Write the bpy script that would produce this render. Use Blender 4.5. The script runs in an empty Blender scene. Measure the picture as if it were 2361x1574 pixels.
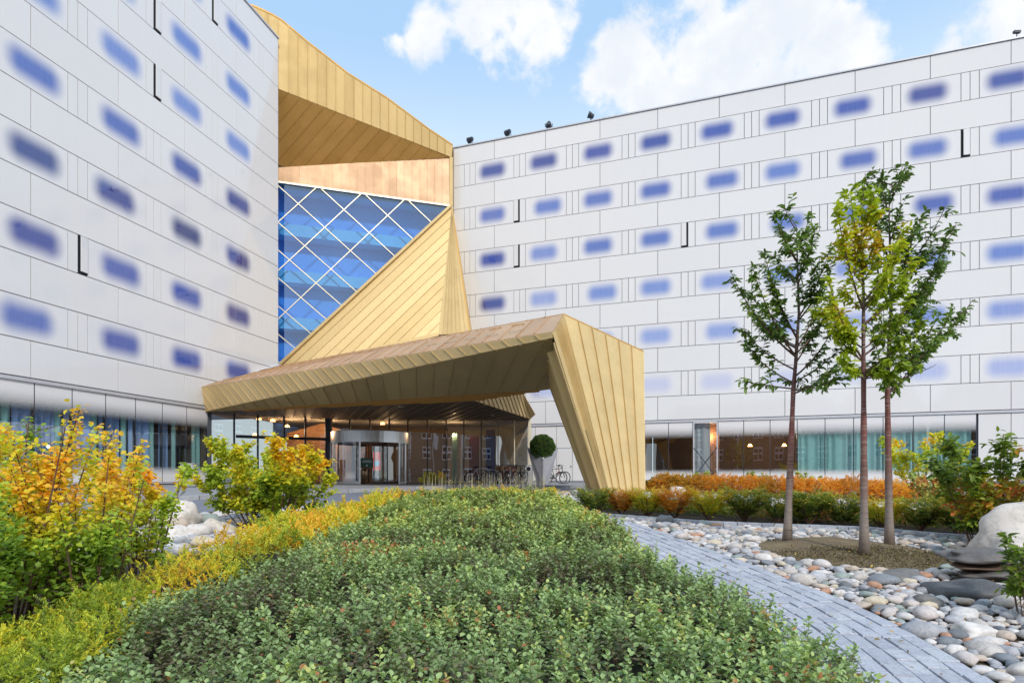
import bpy, bmesh, math, random
import numpy as np
from mathutils import Vector, Matrix, noise as mnoise
random.seed(7); RNG = np.random.default_rng(7)
SC = bpy.context.scene; COL = SC.collection
R = math.radians
# ---------------------------------------------------------------- camera
F, CX, HY, EYE = 1400.0, 1180.5, 1103.0, 1.6
cam = bpy.data.objects.new('camera', bpy.data.cameras.new('camera')); COL.objects.link(cam); SC.camera = cam
cam.location = (0, 0, EYE); cam.rotation_euler = (R(90), 0, 0)
cam.data.sensor_width = 36; cam.data.lens = F / 2361 * 36; cam.data.shift_y = (HY - 787) / 2361
cam.data.clip_start = 0.05; cam.data.clip_end = 3000
# ---------------------------------------------------------------- light
SUN = Vector((0.30, -0.76, 0.60)).normalized()
sl = bpy.data.lights.new('sun', 'SUN'); so = bpy.data.objects.new('sun', sl); COL.objects.link(so)
sl.energy = 2.0; sl.angle = R(5); sl.color = (1.0, 0.955, 0.88)
so.rotation_euler = SUN.to_track_quat('Z', 'Y').to_euler(); so.location = (20, -30, 40)
SC.view_settings.view_transform = 'Standard'; SC.view_settings.look = 'None'
SC.view_settings.gamma = 1; SC.view_settings.use_curve_mapping = False
SC.view_settings.exposure = 0.27
SC.cycles.max_bounces = 8; SC.cycles.transparent_max_bounces = 12
SC.cycles.caustics_reflective = False; SC.cycles.caustics_refractive = False

def pdir(px, py): return Vector(((px - CX) / F, 1.0, (HY - py) / F))
def P(px, py, Z): return Vector(((px - CX) / F * Z, Z, EYE + (HY - py) / F * Z))

# ---------------------------------------------------------------- world
W = bpy.data.worlds.new('World'); SC.world = W; W.use_nodes = True
nt = W.node_tree; nt.nodes.clear()
class NB:
    def __init__(s, t): s.t = t
    def n(s, typ, **kw):
        nd = s.t.nodes.new(typ)
        for k, v in kw.items():
            if k.startswith('i_'): nd.inputs[k[2:].replace('_', ' ')].default_value = v
            else: setattr(nd, k, v)
        return nd
    def l(s, a, b): s.t.links.new(a, b)
    def put(s, sock, v):
        if isinstance(v, bpy.types.NodeSocket): s.l(v, sock)
        else: sock.default_value = v
    def math(s, op, a, b=0.0, c=None, clamp=False):
        nd = s.t.nodes.new('ShaderNodeMath'); nd.operation = op; nd.use_clamp = clamp
        s.put(nd.inputs[0], a); s.put(nd.inputs[1], b)
        if c is not None: s.put(nd.inputs[2], c)
        return nd.outputs[0]
    def vmath(s, op, a, b=(0, 0, 0)):
        nd = s.t.nodes.new('ShaderNodeVectorMath'); nd.operation = op
        s.put(nd.inputs[0], a); s.put(nd.inputs[1], b)
        return nd.outputs['Value'] if op in ('DISTANCE', 'LENGTH', 'DOT_PRODUCT') else nd.outputs[0]
    def mr(s, v, a, b, c=0.0, d=1.0, smooth=True):
        nd = s.t.nodes.new('ShaderNodeMapRange'); nd.interpolation_type = 'SMOOTHSTEP' if smooth else 'LINEAR'
        s.put(nd.inputs[0], v); s.put(nd.inputs[1], a); s.put(nd.inputs[2], b); s.put(nd.inputs[3], c); s.put(nd.inputs[4], d)
        return nd.outputs[0]
    def noise(s, vec, scale, detail=3, rough=.5, dist=0.0):
        nd = s.t.nodes.new('ShaderNodeTexNoise'); s.l(vec, nd.inputs['Vector'])
        nd.inputs['Scale'].default_value = scale; nd.inputs['Detail'].default_value = detail
        nd.inputs['Roughness'].default_value = rough; nd.inputs['Distortion'].default_value = dist
        return nd.outputs[0]
    def mix(s, f, a, b, typ='MIX'):
        nd = s.t.nodes.new('ShaderNodeMix'); nd.data_type = 'RGBA'; nd.blend_type = typ
        s.put(nd.inputs[0], f); s.put(nd.inputs[6], a if isinstance(a, bpy.types.NodeSocket) else (*a, 1)[:4]); s.put(nd.inputs[7], b if isinstance(b, bpy.types.NodeSocket) else (*b, 1)[:4])
        return nd.outputs[2]
    def ramp(s, f, stops, interp='LINEAR'):
        nd = s.t.nodes.new('ShaderNodeValToRGB'); cr = nd.color_ramp; cr.interpolation = interp
        while len(cr.elements) < len(stops): cr.elements.new(0.5)
        for e, (p, c) in zip(cr.elements, stops): e.position = p; e.color = (*c, 1)[:4]
        s.put(nd.inputs[0], f); return nd.outputs[0]
    def bump(s, h, strength=.3, dist=.02):
        nd = s.t.nodes.new('ShaderNodeBump'); nd.inputs['Strength'].default_value = strength; nd.inputs['Distance'].default_value = dist
        s.l(h, nd.inputs['Height']); return nd.outputs[0]
b = NB(nt)
sky = b.n('ShaderNodeTexSky', sky_type='NISHITA', sun_disc=False)
sky.sun_elevation = math.asin(SUN.z); sky.sun_rotation = math.atan2(SUN.x, SUN.y)
sky.altitude = 50; sky.air_density = 1.0; sky.dust_density = 0.6; sky.ozone_density = 1.6
tc = b.n('ShaderNodeTexCoord'); D = tc.outputs['Generated']
sep = b.n('ShaderNodeSeparateXYZ'); b.l(D, sep.inputs[0])
blobs = [(1420, 215, .085), (1400, 140, .05), (1475, 130, .07), (1570, 90, .075), (1545, 190, .10), (1690, 60, .075), (1650, 160, .10), (1780, 20, .095), (1860, 30, .085), (1800, 130, .10), (1910, 150, .065), (1950, 175, .045), (1370, 240, .05),
         (1130, 30, .085), (1220, 50, .07), (1080, 15, .06), (1300, 10, .045), (985, 65, .05), (945, 85, .04), (905, 98, .03), (1200, 110, .04), (1130, 140, .03),
         (2320, 70, .05), (2361, 40, .07), (2230, 100, .03), (1650, -20, .06), (2460, 0, .10)]
wn = b.n('ShaderNodeTexNoise'); b.l(D, wn.inputs['Vector']); wn.inputs['Scale'].default_value = 7; wn.inputs['Detail'].default_value = 6
DW = b.vmath('ADD', D, b.vmath('MULTIPLY', b.vmath('SUBTRACT', wn.outputs['Color'], (.5, .5, .5)), (.13, .13, .13)))
m = None
for (px, py, r) in blobs:
    d = pdir(px, py).normalized()
    dist = b.vmath('DISTANCE', DW, tuple(d))
    v = b.math('SUBTRACT', 1.0, b.math('DIVIDE', dist, r))
    m = v if m is None else b.math('MAXIMUM', m, v)
n1 = b.noise(D, 15, 9, .58, .25); n2 = b.noise(D, 2.3, 7, .6); n3 = b.noise(D, 34, 7, .62)
front = b.math('ADD', b.math('MULTIPLY', b.math('SUBTRACT', b.math('MAXIMUM', m, -.45), .12), .85), b.math('ADD', b.math('MULTIPLY', b.math('SUBTRACT', n1, .5), 1.7), b.math('MULTIPLY', b.math('SUBTRACT', n3, .5), .8)))
cf = b.mr(front, -0.04, 0.50)
back = b.mr(b.math('SUBTRACT', n2, b.mr(sep.outputs[1], -.1, .45, 0, .25)), .47, .60)
cl = b.math('MAXIMUM', cf, back)
shade = b.mr(b.math('ADD', b.noise(D, 9, 5, .55), b.math('MULTIPLY', n3, .35)), .5, .85)
ccol = b.mix(shade, (8.6, 8.6, 8.65), (7.1, 7.5, 8.1))
skyc = b.mix(1.0, sky.outputs[0], (1.75, 1.62, 1.5), 'MULTIPLY')
haze = b.mix(b.mr(sep.outputs[2], .40, .60), (6.9, 8.2, 9.2), (3.9, 6.0, 8.7))
skyc = b.mix(.88, skyc, haze)
fin = b.mix(b.math('MULTIPLY', cl, .97), skyc, ccol)
bg = b.n('ShaderNodeBackground'); bg.inputs[1].default_value = 0.1; b.l(fin, bg.inputs[0])
wo = b.n('ShaderNodeOutputWorld'); b.l(bg.outputs[0], wo.inputs[0])

# ---------------------------------------------------------------- helpers
def tag(o, label=None, cat=None, group=None, kind=None):
    if label: o['label'] = label
    if cat: o['category'] = cat
    if group: o['group'] = group
    if kind: o['kind'] = kind
    return o
def link(o, parent=None):
    COL.objects.link(o)
    if parent: o.parent = parent
    return o
def empty(name, loc=(0, 0, 0), rz=0, label=None, cat=None, group=None):
    o = bpy.data.objects.new(name, None); link(o); o.location = loc; o.rotation_euler.z = rz
    o.empty_display_size = .3
    return tag(o, label, cat, group)
def off(parent):
    v = Vector((0, 0, 0))
    while parent is not None: v += parent.location; parent = parent.parent
    return v
class MB:
    """collects faces, build() links them as one mesh object"""
    def __init__(s): s.v = []; s.f = []
    def add(s, vs, fs):
        k = len(s.v); s.v += [tuple(v) for v in vs]; s.f += [tuple(i + k for i in f) for f in fs]; return s
    def box(s, c, size, M=None):
        x, y, z = [q / 2 for q in size]
        vs = [Vector((a * x, b_ * y, c_ * z)) for a in (-1, 1) for b_ in (-1, 1) for c_ in (-1, 1)]
        if M is not None: vs = [M @ v for v in vs]
        c = Vector(c)
        return s.add([v + c for v in vs], [(0, 1, 3, 2), (4, 6, 7, 5), (0, 4, 5, 1), (2, 3, 7, 6), (0, 2, 6, 4), (1, 5, 7, 3)])
    def b2(s, a, b_): return s.box([(p + q) / 2 for p, q in zip(a, b_)], [abs(q - p) for p, q in zip(a, b_)])
    def prism(s, pts, n, t0, t1):
        n = Vector(n); pts = [Vector(p) for p in pts]; k = len(pts)
        vs = [p + n * t0 for p in pts] + [p + n * t1 for p in pts]
        fs = [tuple(range(k))[::-1], tuple(range(k, 2 * k))] + [(i, (i + 1) % k, (i + 1) % k + k, i + k) for i in range(k)]
        return s.add(vs, fs)
    def tube(s, pts, rad, seg=6, cap=True):
        pts = [Vector(p) for p in pts]; n = len(pts)
        if not hasattr(rad, '__len__'): rad = [rad] * n
        vs = []; ref = None
        for i, p in enumerate(pts):
            t = (pts[min(i + 1, n - 1)] - pts[max(i - 1, 0)])
            t = t.normalized() if t.length > 1e-9 else Vector((0, 0, 1))
            if ref is None: ref = t.orthogonal().normalized()
            ref = (ref - t * ref.dot(t)); ref = ref.normalized() if ref.length > 1e-6 else t.orthogonal().normalized()
            q = t.cross(ref)
            vs += [p + (ref * math.cos(a) + q * math.sin(a)) * rad[i] for a in [2 * math.pi * j / seg for j in range(seg)]]
        fs = [(i * seg + j, i * seg + (j + 1) % seg, (i + 1) * seg + (j + 1) % seg, (i + 1) * seg + j) for i in range(n - 1) for j in range(seg)]
        if cap: fs += [tuple(range(seg))[::-1], tuple(range((n - 1) * seg, n * seg))]
        return s.add(vs, fs)
    def lathe(s, prof, c=(0, 0, 0), seg=24, a0=0.0, a1=2 * math.pi):
        full = abs(a1 - a0 - 2 * math.pi) < 1e-6; m_ = seg if full else seg + 1; c = Vector(c)
        vs = [c + Vector((r * math.cos(a0 + (a1 - a0) * j / seg), r * math.sin(a0 + (a1 - a0) * j / seg), z)) for (r, z) in prof for j in range(m_)]
        fs = [(i * m_ + j, i * m_ + (j + 1) % m_, (i + 1) * m_ + (j + 1) % m_, (i + 1) * m_ + j) for i in range(len(prof) - 1) for j in range(seg)]
        return s.add(vs, fs)
    def torus(s, c, R_, r, M=None, seg=20, k=6):
        vs = []
        for i in range(seg):
            a = 2 * math.pi * i / seg
            for j in range(k):
                t = 2 * math.pi * j / k
                v = Vector(((R_ + r * math.cos(t)) * math.cos(a), r * math.sin(t), (R_ + r * math.cos(t)) * math.sin(a)))
                vs.append((M @ v if M is not None else v) + Vector(c))
        return s.add(vs, [(i * k + j, ((i + 1) % seg) * k + j, ((i + 1) % seg) * k + (j + 1) % k, i * k + (j + 1) % k) for i in range(seg) for j in range(k)])
    def mesh(s, name, mat, o=(0, 0, 0), smooth=False):
        me = bpy.data.meshes.new(name); o = Vector(o)
        me.from_pydata([Vector(v) - o for v in s.v], [], s.f)
        if mat: me.materials.append(mat)
        if smooth: me.polygons.foreach_set('use_smooth', [True] * len(me.polygons))
        return me
    def build(s, name, mat, parent=None, smooth=False, world=True, fix=False):
        me = s.mesh(name, mat, off(parent) if world else (0, 0, 0), smooth)
        if fix:
            bm = bmesh.new(); bm.from_mesh(me); bmesh.ops.recalc_face_normals(bm, faces=bm.faces); bm.to_mesh(me); bm.free()
        return link(bpy.data.objects.new(name, me), parent)
def inst(name, me, loc, parent=None, rot=(0, 0, 0), sc=(1, 1, 1)):
    o = bpy.data.objects.new(name, me); o.location = Vector(loc) - off(parent); o.rotation_euler = rot; o.scale = sc
    return link(o, parent)
def fast(name, V, Fq, rnd, mat, parent=None, smooth=False):
    """numpy mesh with a per-vertex 'rnd' attribute"""
    V = np.asarray(V, dtype=np.float32); Fq = np.asarray(Fq, dtype=np.int32)
    o3 = off(parent); V = V - np.array(o3, dtype=np.float32)
    me = bpy.data.meshes.new(name); n, k = Fq.shape
    me.vertices.add(len(V)); me.vertices.foreach_set('co', V.ravel())
    me.loops.add(n * k); me.loops.foreach_set('vertex_index', Fq.ravel())
    me.polygons.add(n); me.polygons.foreach_set('loop_start', np.arange(0, n * k, k, dtype=np.int32))
    me.polygons.foreach_set('loop_total', np.full(n, k, dtype=np.int32))
    if smooth: me.polygons.foreach_set('use_smooth', np.ones(n, dtype=bool))
    me.update(calc_edges=True)
    at = me.attributes.new('rnd', 'FLOAT', 'POINT'); at.data.foreach_set('value', np.asarray(rnd, dtype=np.float32))
    me.materials.append(mat)
    return link(bpy.data.objects.new(name, me), parent)

# ---------------------------------------------------------------- materials
def mat(name):
    m_ = bpy.data.materials.new(name); m_.use_nodes = True; t = m_.node_tree; t.nodes.clear()
    b_ = NB(t); out = b_.n('ShaderNodeOutputMaterial'); return m_, b_, out
def pr(b_, out, **kw):
    p = b_.n('ShaderNodeBsdfPrincipled')
    for k, v in kw.items():
        s_ = p.inputs[k.replace('_', ' ')]
        if isinstance(v, bpy.types.NodeSocket): b_.l(v, s_)
        elif isinstance(v, tuple) and len(v) == 3 and s_.type == 'RGBA': s_.default_value = (*v, 1)
        else: s_.default_value = v
    if out: b_.l(p.outputs[0], out.inputs[0])
    return p
def simple(name, col, rough=.6, metal=0.0, var=.12, scale=6, bump=0.0, **kw):
    m_, b_, out = mat(name); tc_ = b_.n('ShaderNodeTexCoord')
    n_ = b_.noise(tc_.outputs['Object'], scale, 5, .6)
    oi = b_.n('ShaderNodeObjectInfo')
    f_ = b_.math('ADD', b_.math('MULTIPLY', n_, .7), b_.math('MULTIPLY', oi.outputs['Random'], .3))
    lo = tuple(c * (1 - var) for c in col); hi = tuple(min(1, c * (1 + var)) for c in col)
    c_ = b_.ramp(f_, [(.25, lo), (.75, hi)])
    a = dict(Base_Color=c_, Roughness=rough, Metallic=metal)
    if bump: a['Normal'] = b_.bump(b_.noise(tc_.outputs['Object'], scale * 6, 5, .65), bump, .01)
    a.update(kw); pr(b_, out, **a); return m_
def emis(name, col, s_):
    m_, b_, out = mat(name); pr(b_, out, Base_Color=col, Emission_Color=col, Emission_Strength=s_); return m_
M = {}
def gold(name, lo, hi, rough=.42, metal=.38):
    m_, b_, out = mat(name); tc_ = b_.n('ShaderNodeTexCoord'); oi = b_.n('ShaderNodeObjectInfo'); g = b_.n('ShaderNodeNewGeometry')
    n_ = b_.noise(g.outputs['Position'], .9, 5, .6); n2_ = b_.noise(g.outputs['Position'], 14, 4, .6)
    mp = b_.n('ShaderNodeMapping'); mp.inputs['Scale'].default_value = (6, 6, .5); b_.l(g.outputs['Position'], mp.inputs[0])
    st = b_.noise(mp.outputs[0], 2.2, 4, .6)
    f_ = b_.math('ADD', b_.math('ADD', b_.math('MULTIPLY', n_, .45), b_.math('MULTIPLY', n2_, .15)), b_.math('ADD', b_.math('MULTIPLY', oi.outputs['Random'], .22), b_.math('MULTIPLY', st, .25)))
    c_ = b_.ramp(f_, [(.3, lo), (.72, hi)])
    pr(b_, out, Base_Color=c_, Roughness=b_.mr(n_, .3, .7, rough + .04, rough + .2), Metallic=metal, Normal=b_.bump(n_, .12, .05)); return m_
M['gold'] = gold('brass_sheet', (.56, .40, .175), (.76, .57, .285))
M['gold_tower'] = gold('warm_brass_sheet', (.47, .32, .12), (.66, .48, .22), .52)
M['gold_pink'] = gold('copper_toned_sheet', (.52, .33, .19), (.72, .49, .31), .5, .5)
M['gold_dark'] = gold('orange_brass_sheet', (.50, .28, .07), (.66, .39, .12), .5, .6)  # darker, more orange brass for soffits, trims and roof backs
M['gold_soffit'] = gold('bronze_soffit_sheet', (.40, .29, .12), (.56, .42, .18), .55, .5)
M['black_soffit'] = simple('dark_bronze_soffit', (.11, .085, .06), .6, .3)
M['joint'] = simple('dark_joint', (.09, .07, .045), .8)
M['joint_grey'] = simple('grey_joint', (.28, .28, .32), .8)
# white glass facade panel
def facade(name, col):
    m_, b_, out = mat(name); g = b_.n('ShaderNodeNewGeometry'); oi = b_.n('ShaderNodeObjectInfo')
    n_ = b_.noise(g.outputs['Position'], .35, 4, .55)
    mp = b_.n('ShaderNodeMapping'); mp.inputs['Scale'].default_value = (3, 3, .25); b_.l(g.outputs['Position'], mp.inputs[0])
    s_ = b_.noise(mp.outputs[0], 2, 4, .6)
    f_ = b_.math('ADD', b_.math('MULTIPLY', b_.math('ADD', n_, s_), .35), b_.math('MULTIPLY', oi.outputs['Random'], .3))
    c_ = b_.ramp(f_, [(.25, tuple(c * .95 for c in col)), (.8, col)])
    pr(b_, out, Base_Color=c_, Roughness=.06, Specular_IOR_Level=.55, Coat_Weight=.25, Coat_Roughness=.02, Normal=b_.bump(n_, .02, .04)); return m_
M['panel'] = facade('white_glass_panel', (.82, .80, .80))
def window_mat(name, cx_):
    m_, b_, out = mat(name); tc_ = b_.n('ShaderNodeTexCoord'); oi = b_.n('ShaderNodeObjectInfo')
    sp = b_.n('ShaderNodeSeparateXYZ'); b_.l(tc_.outputs['Object'], sp.inputs[0])
    ax = b_.math('MAXIMUM', b_.math('SUBTRACT', b_.math('ABSOLUTE', b_.math('SUBTRACT', sp.outputs[0], cx_)), .50), 0.0)
    az = b_.math('MAXIMUM', b_.math('SUBTRACT', b_.math('ABSOLUTE', sp.outputs[2]), .06), 0.0)
    d_ = b_.math('SQRT', b_.math('ADD', b_.math('MULTIPLY', ax, ax), b_.math('MULTIPLY', az, az)))
    w_ = b_.noise(tc_.outputs['Object'], 60, 2, .5)
    mask = b_.math('SUBTRACT', 1.0, b_.mr(b_.math('ADD', d_, b_.math('MULTIPLY', b_.math('SUBTRACT', w_, .5), .03)), .05, .73))
    mp = b_.n('ShaderNodeMapping'); mp.inputs['Scale'].default_value = (9, 9, .35); b_.l(tc_.outputs['Object'], mp.inputs[0])
    b_.l(b_.vmath('MULTIPLY', oi.outputs['Location'], (.37, .37, 1.3)), mp.inputs['Location'])
    cu = b_.noise(mp.outputs[0], 3.0, 4, .6)
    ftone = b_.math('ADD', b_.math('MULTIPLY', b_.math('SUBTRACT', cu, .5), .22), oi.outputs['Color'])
    refl_tone = b_.ramp(ftone, [(0, (.015, .03, .13)), (.25, (.035, .065, .34)), (.55, (.13, .22, .56)), (.8, (.36, .43, .72)), (1, (.62, .62, .75))])  # reflected sky painted in, dark navy to pale lavender, plus vertical streaks
    dif = b_.n('ShaderNodeBsdfDiffuse'); b_.l(refl_tone, dif.inputs[0])
    gl = b_.n('ShaderNodeBsdfGlossy'); gl.inputs['Color'].default_value = (.72, .76, 1.0, 1); gl.inputs['Roughness'].default_value = .015
    g2 = b_.n('ShaderNodeNewGeometry'); b_.l(b_.bump(b_.noise(g2.outputs['Position'], .8, 3, .5), .12, .1), gl.inputs['Normal'])
    fr = b_.n('ShaderNodeFresnel'); fr.inputs[0].default_value = 1.5
    mx = b_.n('ShaderNodeMixShader'); b_.l(b_.math('ADD', b_.math('MULTIPLY', fr.outputs[0], .9), .12), mx.inputs[0]); b_.l(dif.outputs[0], mx.inputs[1]); b_.l(gl.outputs[0], mx.inputs[2])
    p = pr(b_, None, Base_Color=(.80, .78, .79), Roughness=.06, Specular_IOR_Level=.55, Coat_Weight=.25, Coat_Roughness=.02)
    m2 = b_.n('ShaderNodeMixShader'); b_.l(mask, m2.inputs[0]); b_.l(p.outputs[0], m2.inputs[1]); b_.l(mx.outputs[0], m2.inputs[2]); b_.l(m2.outputs[0], out.inputs[0])
    return m_
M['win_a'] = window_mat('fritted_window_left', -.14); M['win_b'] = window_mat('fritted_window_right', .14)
# storefront glass: reflective + see-through, with a printed white band at top and bottom
def glass(name, refl=.22, tint=(.75, .82, .82), frit=False, z0=0.0, z1=1.0, rcol=(.95, .97, 1)):
    m_, b_, out = mat(name); tr = b_.n('ShaderNodeBsdfTransparent'); tr.inputs[0].default_value = (*tint, 1)
    g = b_.n('ShaderNodeNewGeometry'); gl = b_.n('ShaderNodeBsdfGlossy'); gl.inputs['Color'].default_value = (*rcol, 1); gl.inputs['Roughness'].default_value = .0
    b_.l(b_.bump(b_.noise(g.outputs['Position'], .5, 1, .5), .05, .08), gl.inputs['Normal'])
    fr = b_.n('ShaderNodeFresnel'); fr.inputs[0].default_value = 1.52
    mx = b_.n('ShaderNodeMixShader'); ff = b_.math('SUBTRACT', 1.0, g.outputs['Backfacing']); b_.l(b_.math('MULTIPLY', b_.math('ADD', fr.outputs[0], refl, clamp=True), ff), mx.inputs[0]); b_.l(b_.mix(ff, (1, 1, 1), tint), tr.inputs[0]); b_.l(tr.outputs[0], mx.inputs[1]); b_.l(gl.outputs[0], mx.inputs[2])
    if not frit: b_.l(mx.outputs[0], out.inputs[0]); return m_
    sp = b_.n('ShaderNodeSeparateXYZ'); b_.l(g.outputs['Position'], sp.inputs[0]); z = sp.outputs[2]
    w_ = b_.math('MULTIPLY', b_.math('SUBTRACT', b_.noise(g.outputs['Position'], 30, 2, .5), .5), .08)
    z = b_.math('ADD', z, w_)
    mask = b_.math('MAXIMUM', b_.mr(z, z1 - 1.0, z1 - .2), b_.math('SUBTRACT', 1.0, b_.mr(z, z0 + .28, z0 + .75)))
    p = pr(b_, None, Base_Color=(.80, .78, .79), Roughness=.06, Specular_IOR_Level=.6)
    m2 = b_.n('ShaderNodeMixShader'); b_.l(mask, m2.inputs[0]); b_.l(mx.outputs[0], m2.inputs[1]); b_.l(p.outputs[0], m2.inputs[2]); b_.l(m2.outputs[0], out.inputs[0])
    return m_
M['lobby_glass'] = glass('lobby_glass', .26, (.72, .73, .71))
M['frit_glass'] = glass('fritted_shop_glass', .13, (.78, .86, .88), True, 1.45, 5.0)
M['atrium_glass'] = glass('blue_atrium_glass', .18, (.50, .78, 1.0), rcol=(.62, .78, 1))
M['door_glass'] = glass('door_glass', .18, (.8, .84, .84))
M['trim'] = simple('light_aluminium', (.66, .66, .70), .35, .3)
M['steel'] = simple('brushed_steel', (.74, .74, .74), .32, .85, .08, 20)
M['darkmetal'] = simple('anthracite_frame', (.045, .05, .065), .45, .3)
M['brassbar'] = simple('champagne_mullion', (.78, .70, .52), .4, .35)
M['white'] = simple('white_paint', (.72, .72, .74), .5)
M['dark'] = simple('near_black', (.012, .013, .016), .8)  # near-black for tyres, frames and the painted vent shade
M['roofing'] = simple('grey_roofing', (.25, .25, .27), .9)
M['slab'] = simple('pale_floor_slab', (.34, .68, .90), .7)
M['atrium_back'] = simple('bright_blue_interior', (.20, .46, .90), .9)  # bright blue makes up for daylight the atrium interior lacks
M['wood'] = simple('walnut_interior', (.16, .085, .045), .6, 0, .3, 3)
M['brownwall'] = simple('brown_interior_wall', (.17, .13, .10), .8)
M['orangewall'] = simple('orange_timber_wall', (.30, .15, .075), .6, 0, .2, 2)
M['darkroom'] = simple('dark_interior', (.03, .035, .04), .8)
M['ceiling'] = simple('interior_ceiling', (.42, .40, .37), .9)
M['tealc'] = simple('teal_curtain', (.36, .60, .57), .9, 0, .2, 4)
M['whitec'] = simple('white_curtain', (.62, .64, .68), .9, 0, .1, 4)
M['bluepanel'] = simple('blue_interior', (.32, .46, .75), .7)
M['lamp'] = emis('warm_pendant', (1, .42, .12), 12.0)
M['green_sign'] = simple('dark_green_sign', (.01, .085, .05), .4)
M['lettering'] = simple('white_lettering', (.8, .8, .78), .5)
M['poster'] = emis('backlit_poster', (.75, .09, .05), .8)
M['poster_b'] = emis('backlit_poster_blue', (.15, .5, .75), .8)
M['bronze'] = simple('bronze_vase', (.25, .17, .10), .3, .8)
# ground
def asphalt(name, lo, hi):
    m_, b_, out = mat(name); g = b_.n('ShaderNodeNewGeometry')
    n_ = b_.noise(g.outputs['Position'], .25, 6, .6); f_ = b_.noise(g.outputs['Position'], 60, 3, .6); mid = b_.noise(g.outputs['Position'], 2.5, 5, .65)
    c_ = b_.ramp(b_.math('ADD', b_.math('MULTIPLY', b_.math('ADD', n_, mid), .38), b_.math('MULTIPLY', f_, .24)), [(.35, lo), (.68, hi)])
    pr(b_, out, Base_Color=c_, Roughness=.75, Normal=b_.bump(f_, .5, .006)); return m_
M['asphalt'] = asphalt('grey_asphalt', (.155, .165, .20), (.25, .262, .31))
M['pavement'] = asphalt('pavement_concrete', (.25, .255, .275), (.36, .365, .385))
def soilm(name, stops, sc_=30):
    m_, b_, out = mat(name); g = b_.n('ShaderNodeNewGeometry')
    n_ = b_.noise(g.outputs['Position'], sc_, 8, .7); n2_ = b_.noise(g.outputs['Position'], 3, 4, .6)
    c_ = b_.ramp(b_.math('ADD', b_.math('MULTIPLY', n_, .7), b_.math('MULTIPLY', n2_, .3)), stops)
    pr(b_, out, Base_Color=c_, Roughness=.95, Normal=b_.bump(n_, .8, .02)); return m_
M['soil'] = soilm('garden_soil', [(.35, (.035, .025, .016)), (.5, (.085, .06, .035)), (.62, (.13, .10, .06))])
M['moss'] = soilm('mossy_soil', [(.36, (.06, .042, .026)), (.46, (.19, .13, .08)), (.56, (.25, .19, .10)), (.66, (.34, .27, .19))], 45)
M['under'] = soilm('dark_foliage_fill', [(.3, (.012, .012, .007)), (.7, (.045, .04, .022))])  # dark filler inside foliage, shade put into the colour
def stonem(name, stops, rough=.7, sc_=9, spread=1.0):
    m_, b_, out = mat(name); tc_ = b_.n('ShaderNodeTexCoord'); oi = b_.n('ShaderNodeObjectInfo'); at_ = b_.n('ShaderNodeAttribute', attribute_name='rnd')
    f_ = b_.math('FRACT', b_.math('ADD', oi.outputs['Random'], at_.outputs['Fac']))
    g = b_.n('ShaderNodeNewGeometry')
    n_ = b_.noise(g.outputs['Position'], sc_, 8, .65, 1.2); n2_ = b_.noise(g.outputs['Position'], sc_ * 7, 4, .7)
    c_ = b_.ramp(f_, stops, 'CONSTANT')
    v_ = b_.mr(b_.math('ADD', b_.math('MULTIPLY', n_, .6), b_.math('MULTIPLY', n2_, .4)), .34, .66, .66, 1.18)
    c_ = b_.mix(1.0, c_, b_.ramp(v_, [(0, (.0, .0, .0)), (1, (1, 1, 1))]), 'MULTIPLY')
    pr(b_, out, Base_Color=c_, Roughness=rough, Normal=b_.bump(n2_, .35, .01)); return m_
M['pebble'] = stonem('river_pebble', [(0, (.62, .57, .53)), (.14, (.74, .69, .66)), (.25, (.46, .46, .49)), (.36, (.78, .74, .72)), (.48, (.62, .51, .42)), (.58, (.27, .29, .32)), (.64, (.68, .61, .58)), (.75, (.54, .54, .57)), (.86, (.56, .31, .20)), (.89, (.36, .42, .39)), (.94, (.72, .62, .48)), (.97, (.20, .21, .23))], .75, 16)
M['sett'] = stonem('granite_sett', [(0, (.46, .48, .55)), (.25, (.53, .55, .62)), (.5, (.57, .59, .65)), (.75, (.50, .515, .58))], .75, 25)
M['kerb'] = stonem('granite_kerb', [(0, (.38, .38, .40)), (.5, (.44, .44, .46))], .8, 12)
M['boulder'] = stonem('pale_boulder', [(0, (.74, .68, .63)), (.5, (.78, .73, .69))], .8, 2.2)
M['slate'] = stonem('dark_slate', [(0, (.13, .13, .135)), (.4, (.17, .155, .15)), (.8, (.20, .195, .19))], .6, 6)
M['slate_brown'] = stonem('brown_slate', [(0, (.13, .075, .05)), (.5, (.16, .10, .07))], .5, 6)
# foliage
def leafm(name, stops, rough=.5, trans=.35, spec=.4, far=None):
    m_, b_, out = mat(name); at_ = b_.n('ShaderNodeAttribute', attribute_name='rnd'); g = b_.n('ShaderNodeNewGeometry')
    n_ = b_.noise(g.outputs['Position'], 1.1, 3, .6)
    f_ = b_.math('ADD', at_.outputs['Fac'], b_.math('MULTIPLY', b_.math('SUBTRACT', n_, .5), .45), clamp=True)
    c_ = b_.ramp(f_, stops)
    if far:
        sy = b_.n('ShaderNodeSeparateXYZ'); b_.l(g.outputs['Position'], sy.inputs[0]); c_ = b_.mix(1.0, c_, b_.mix(b_.mr(b_.math('ADD', sy.outputs[1], b_.math('MULTIPLY', n_, 3)), 5, 13), (1, 1, 1), far), 'MULTIPLY')
    p = pr(b_, None, Base_Color=c_, Roughness=rough, Specular_IOR_Level=spec)
    tl = b_.n('ShaderNodeBsdfTranslucent'); b_.l(b_.mix(1.0, c_, (1.15, 1.1, .6), 'MULTIPLY'), tl.inputs[0])
    mx = b_.n('ShaderNodeMixShader'); mx.inputs[0].default_value = trans; b_.l(p.outputs[0], mx.inputs[1]); b_.l(tl.outputs[0], mx.inputs[2]); b_.l(mx.outputs[0], out.inputs[0])
    return m_
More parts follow.
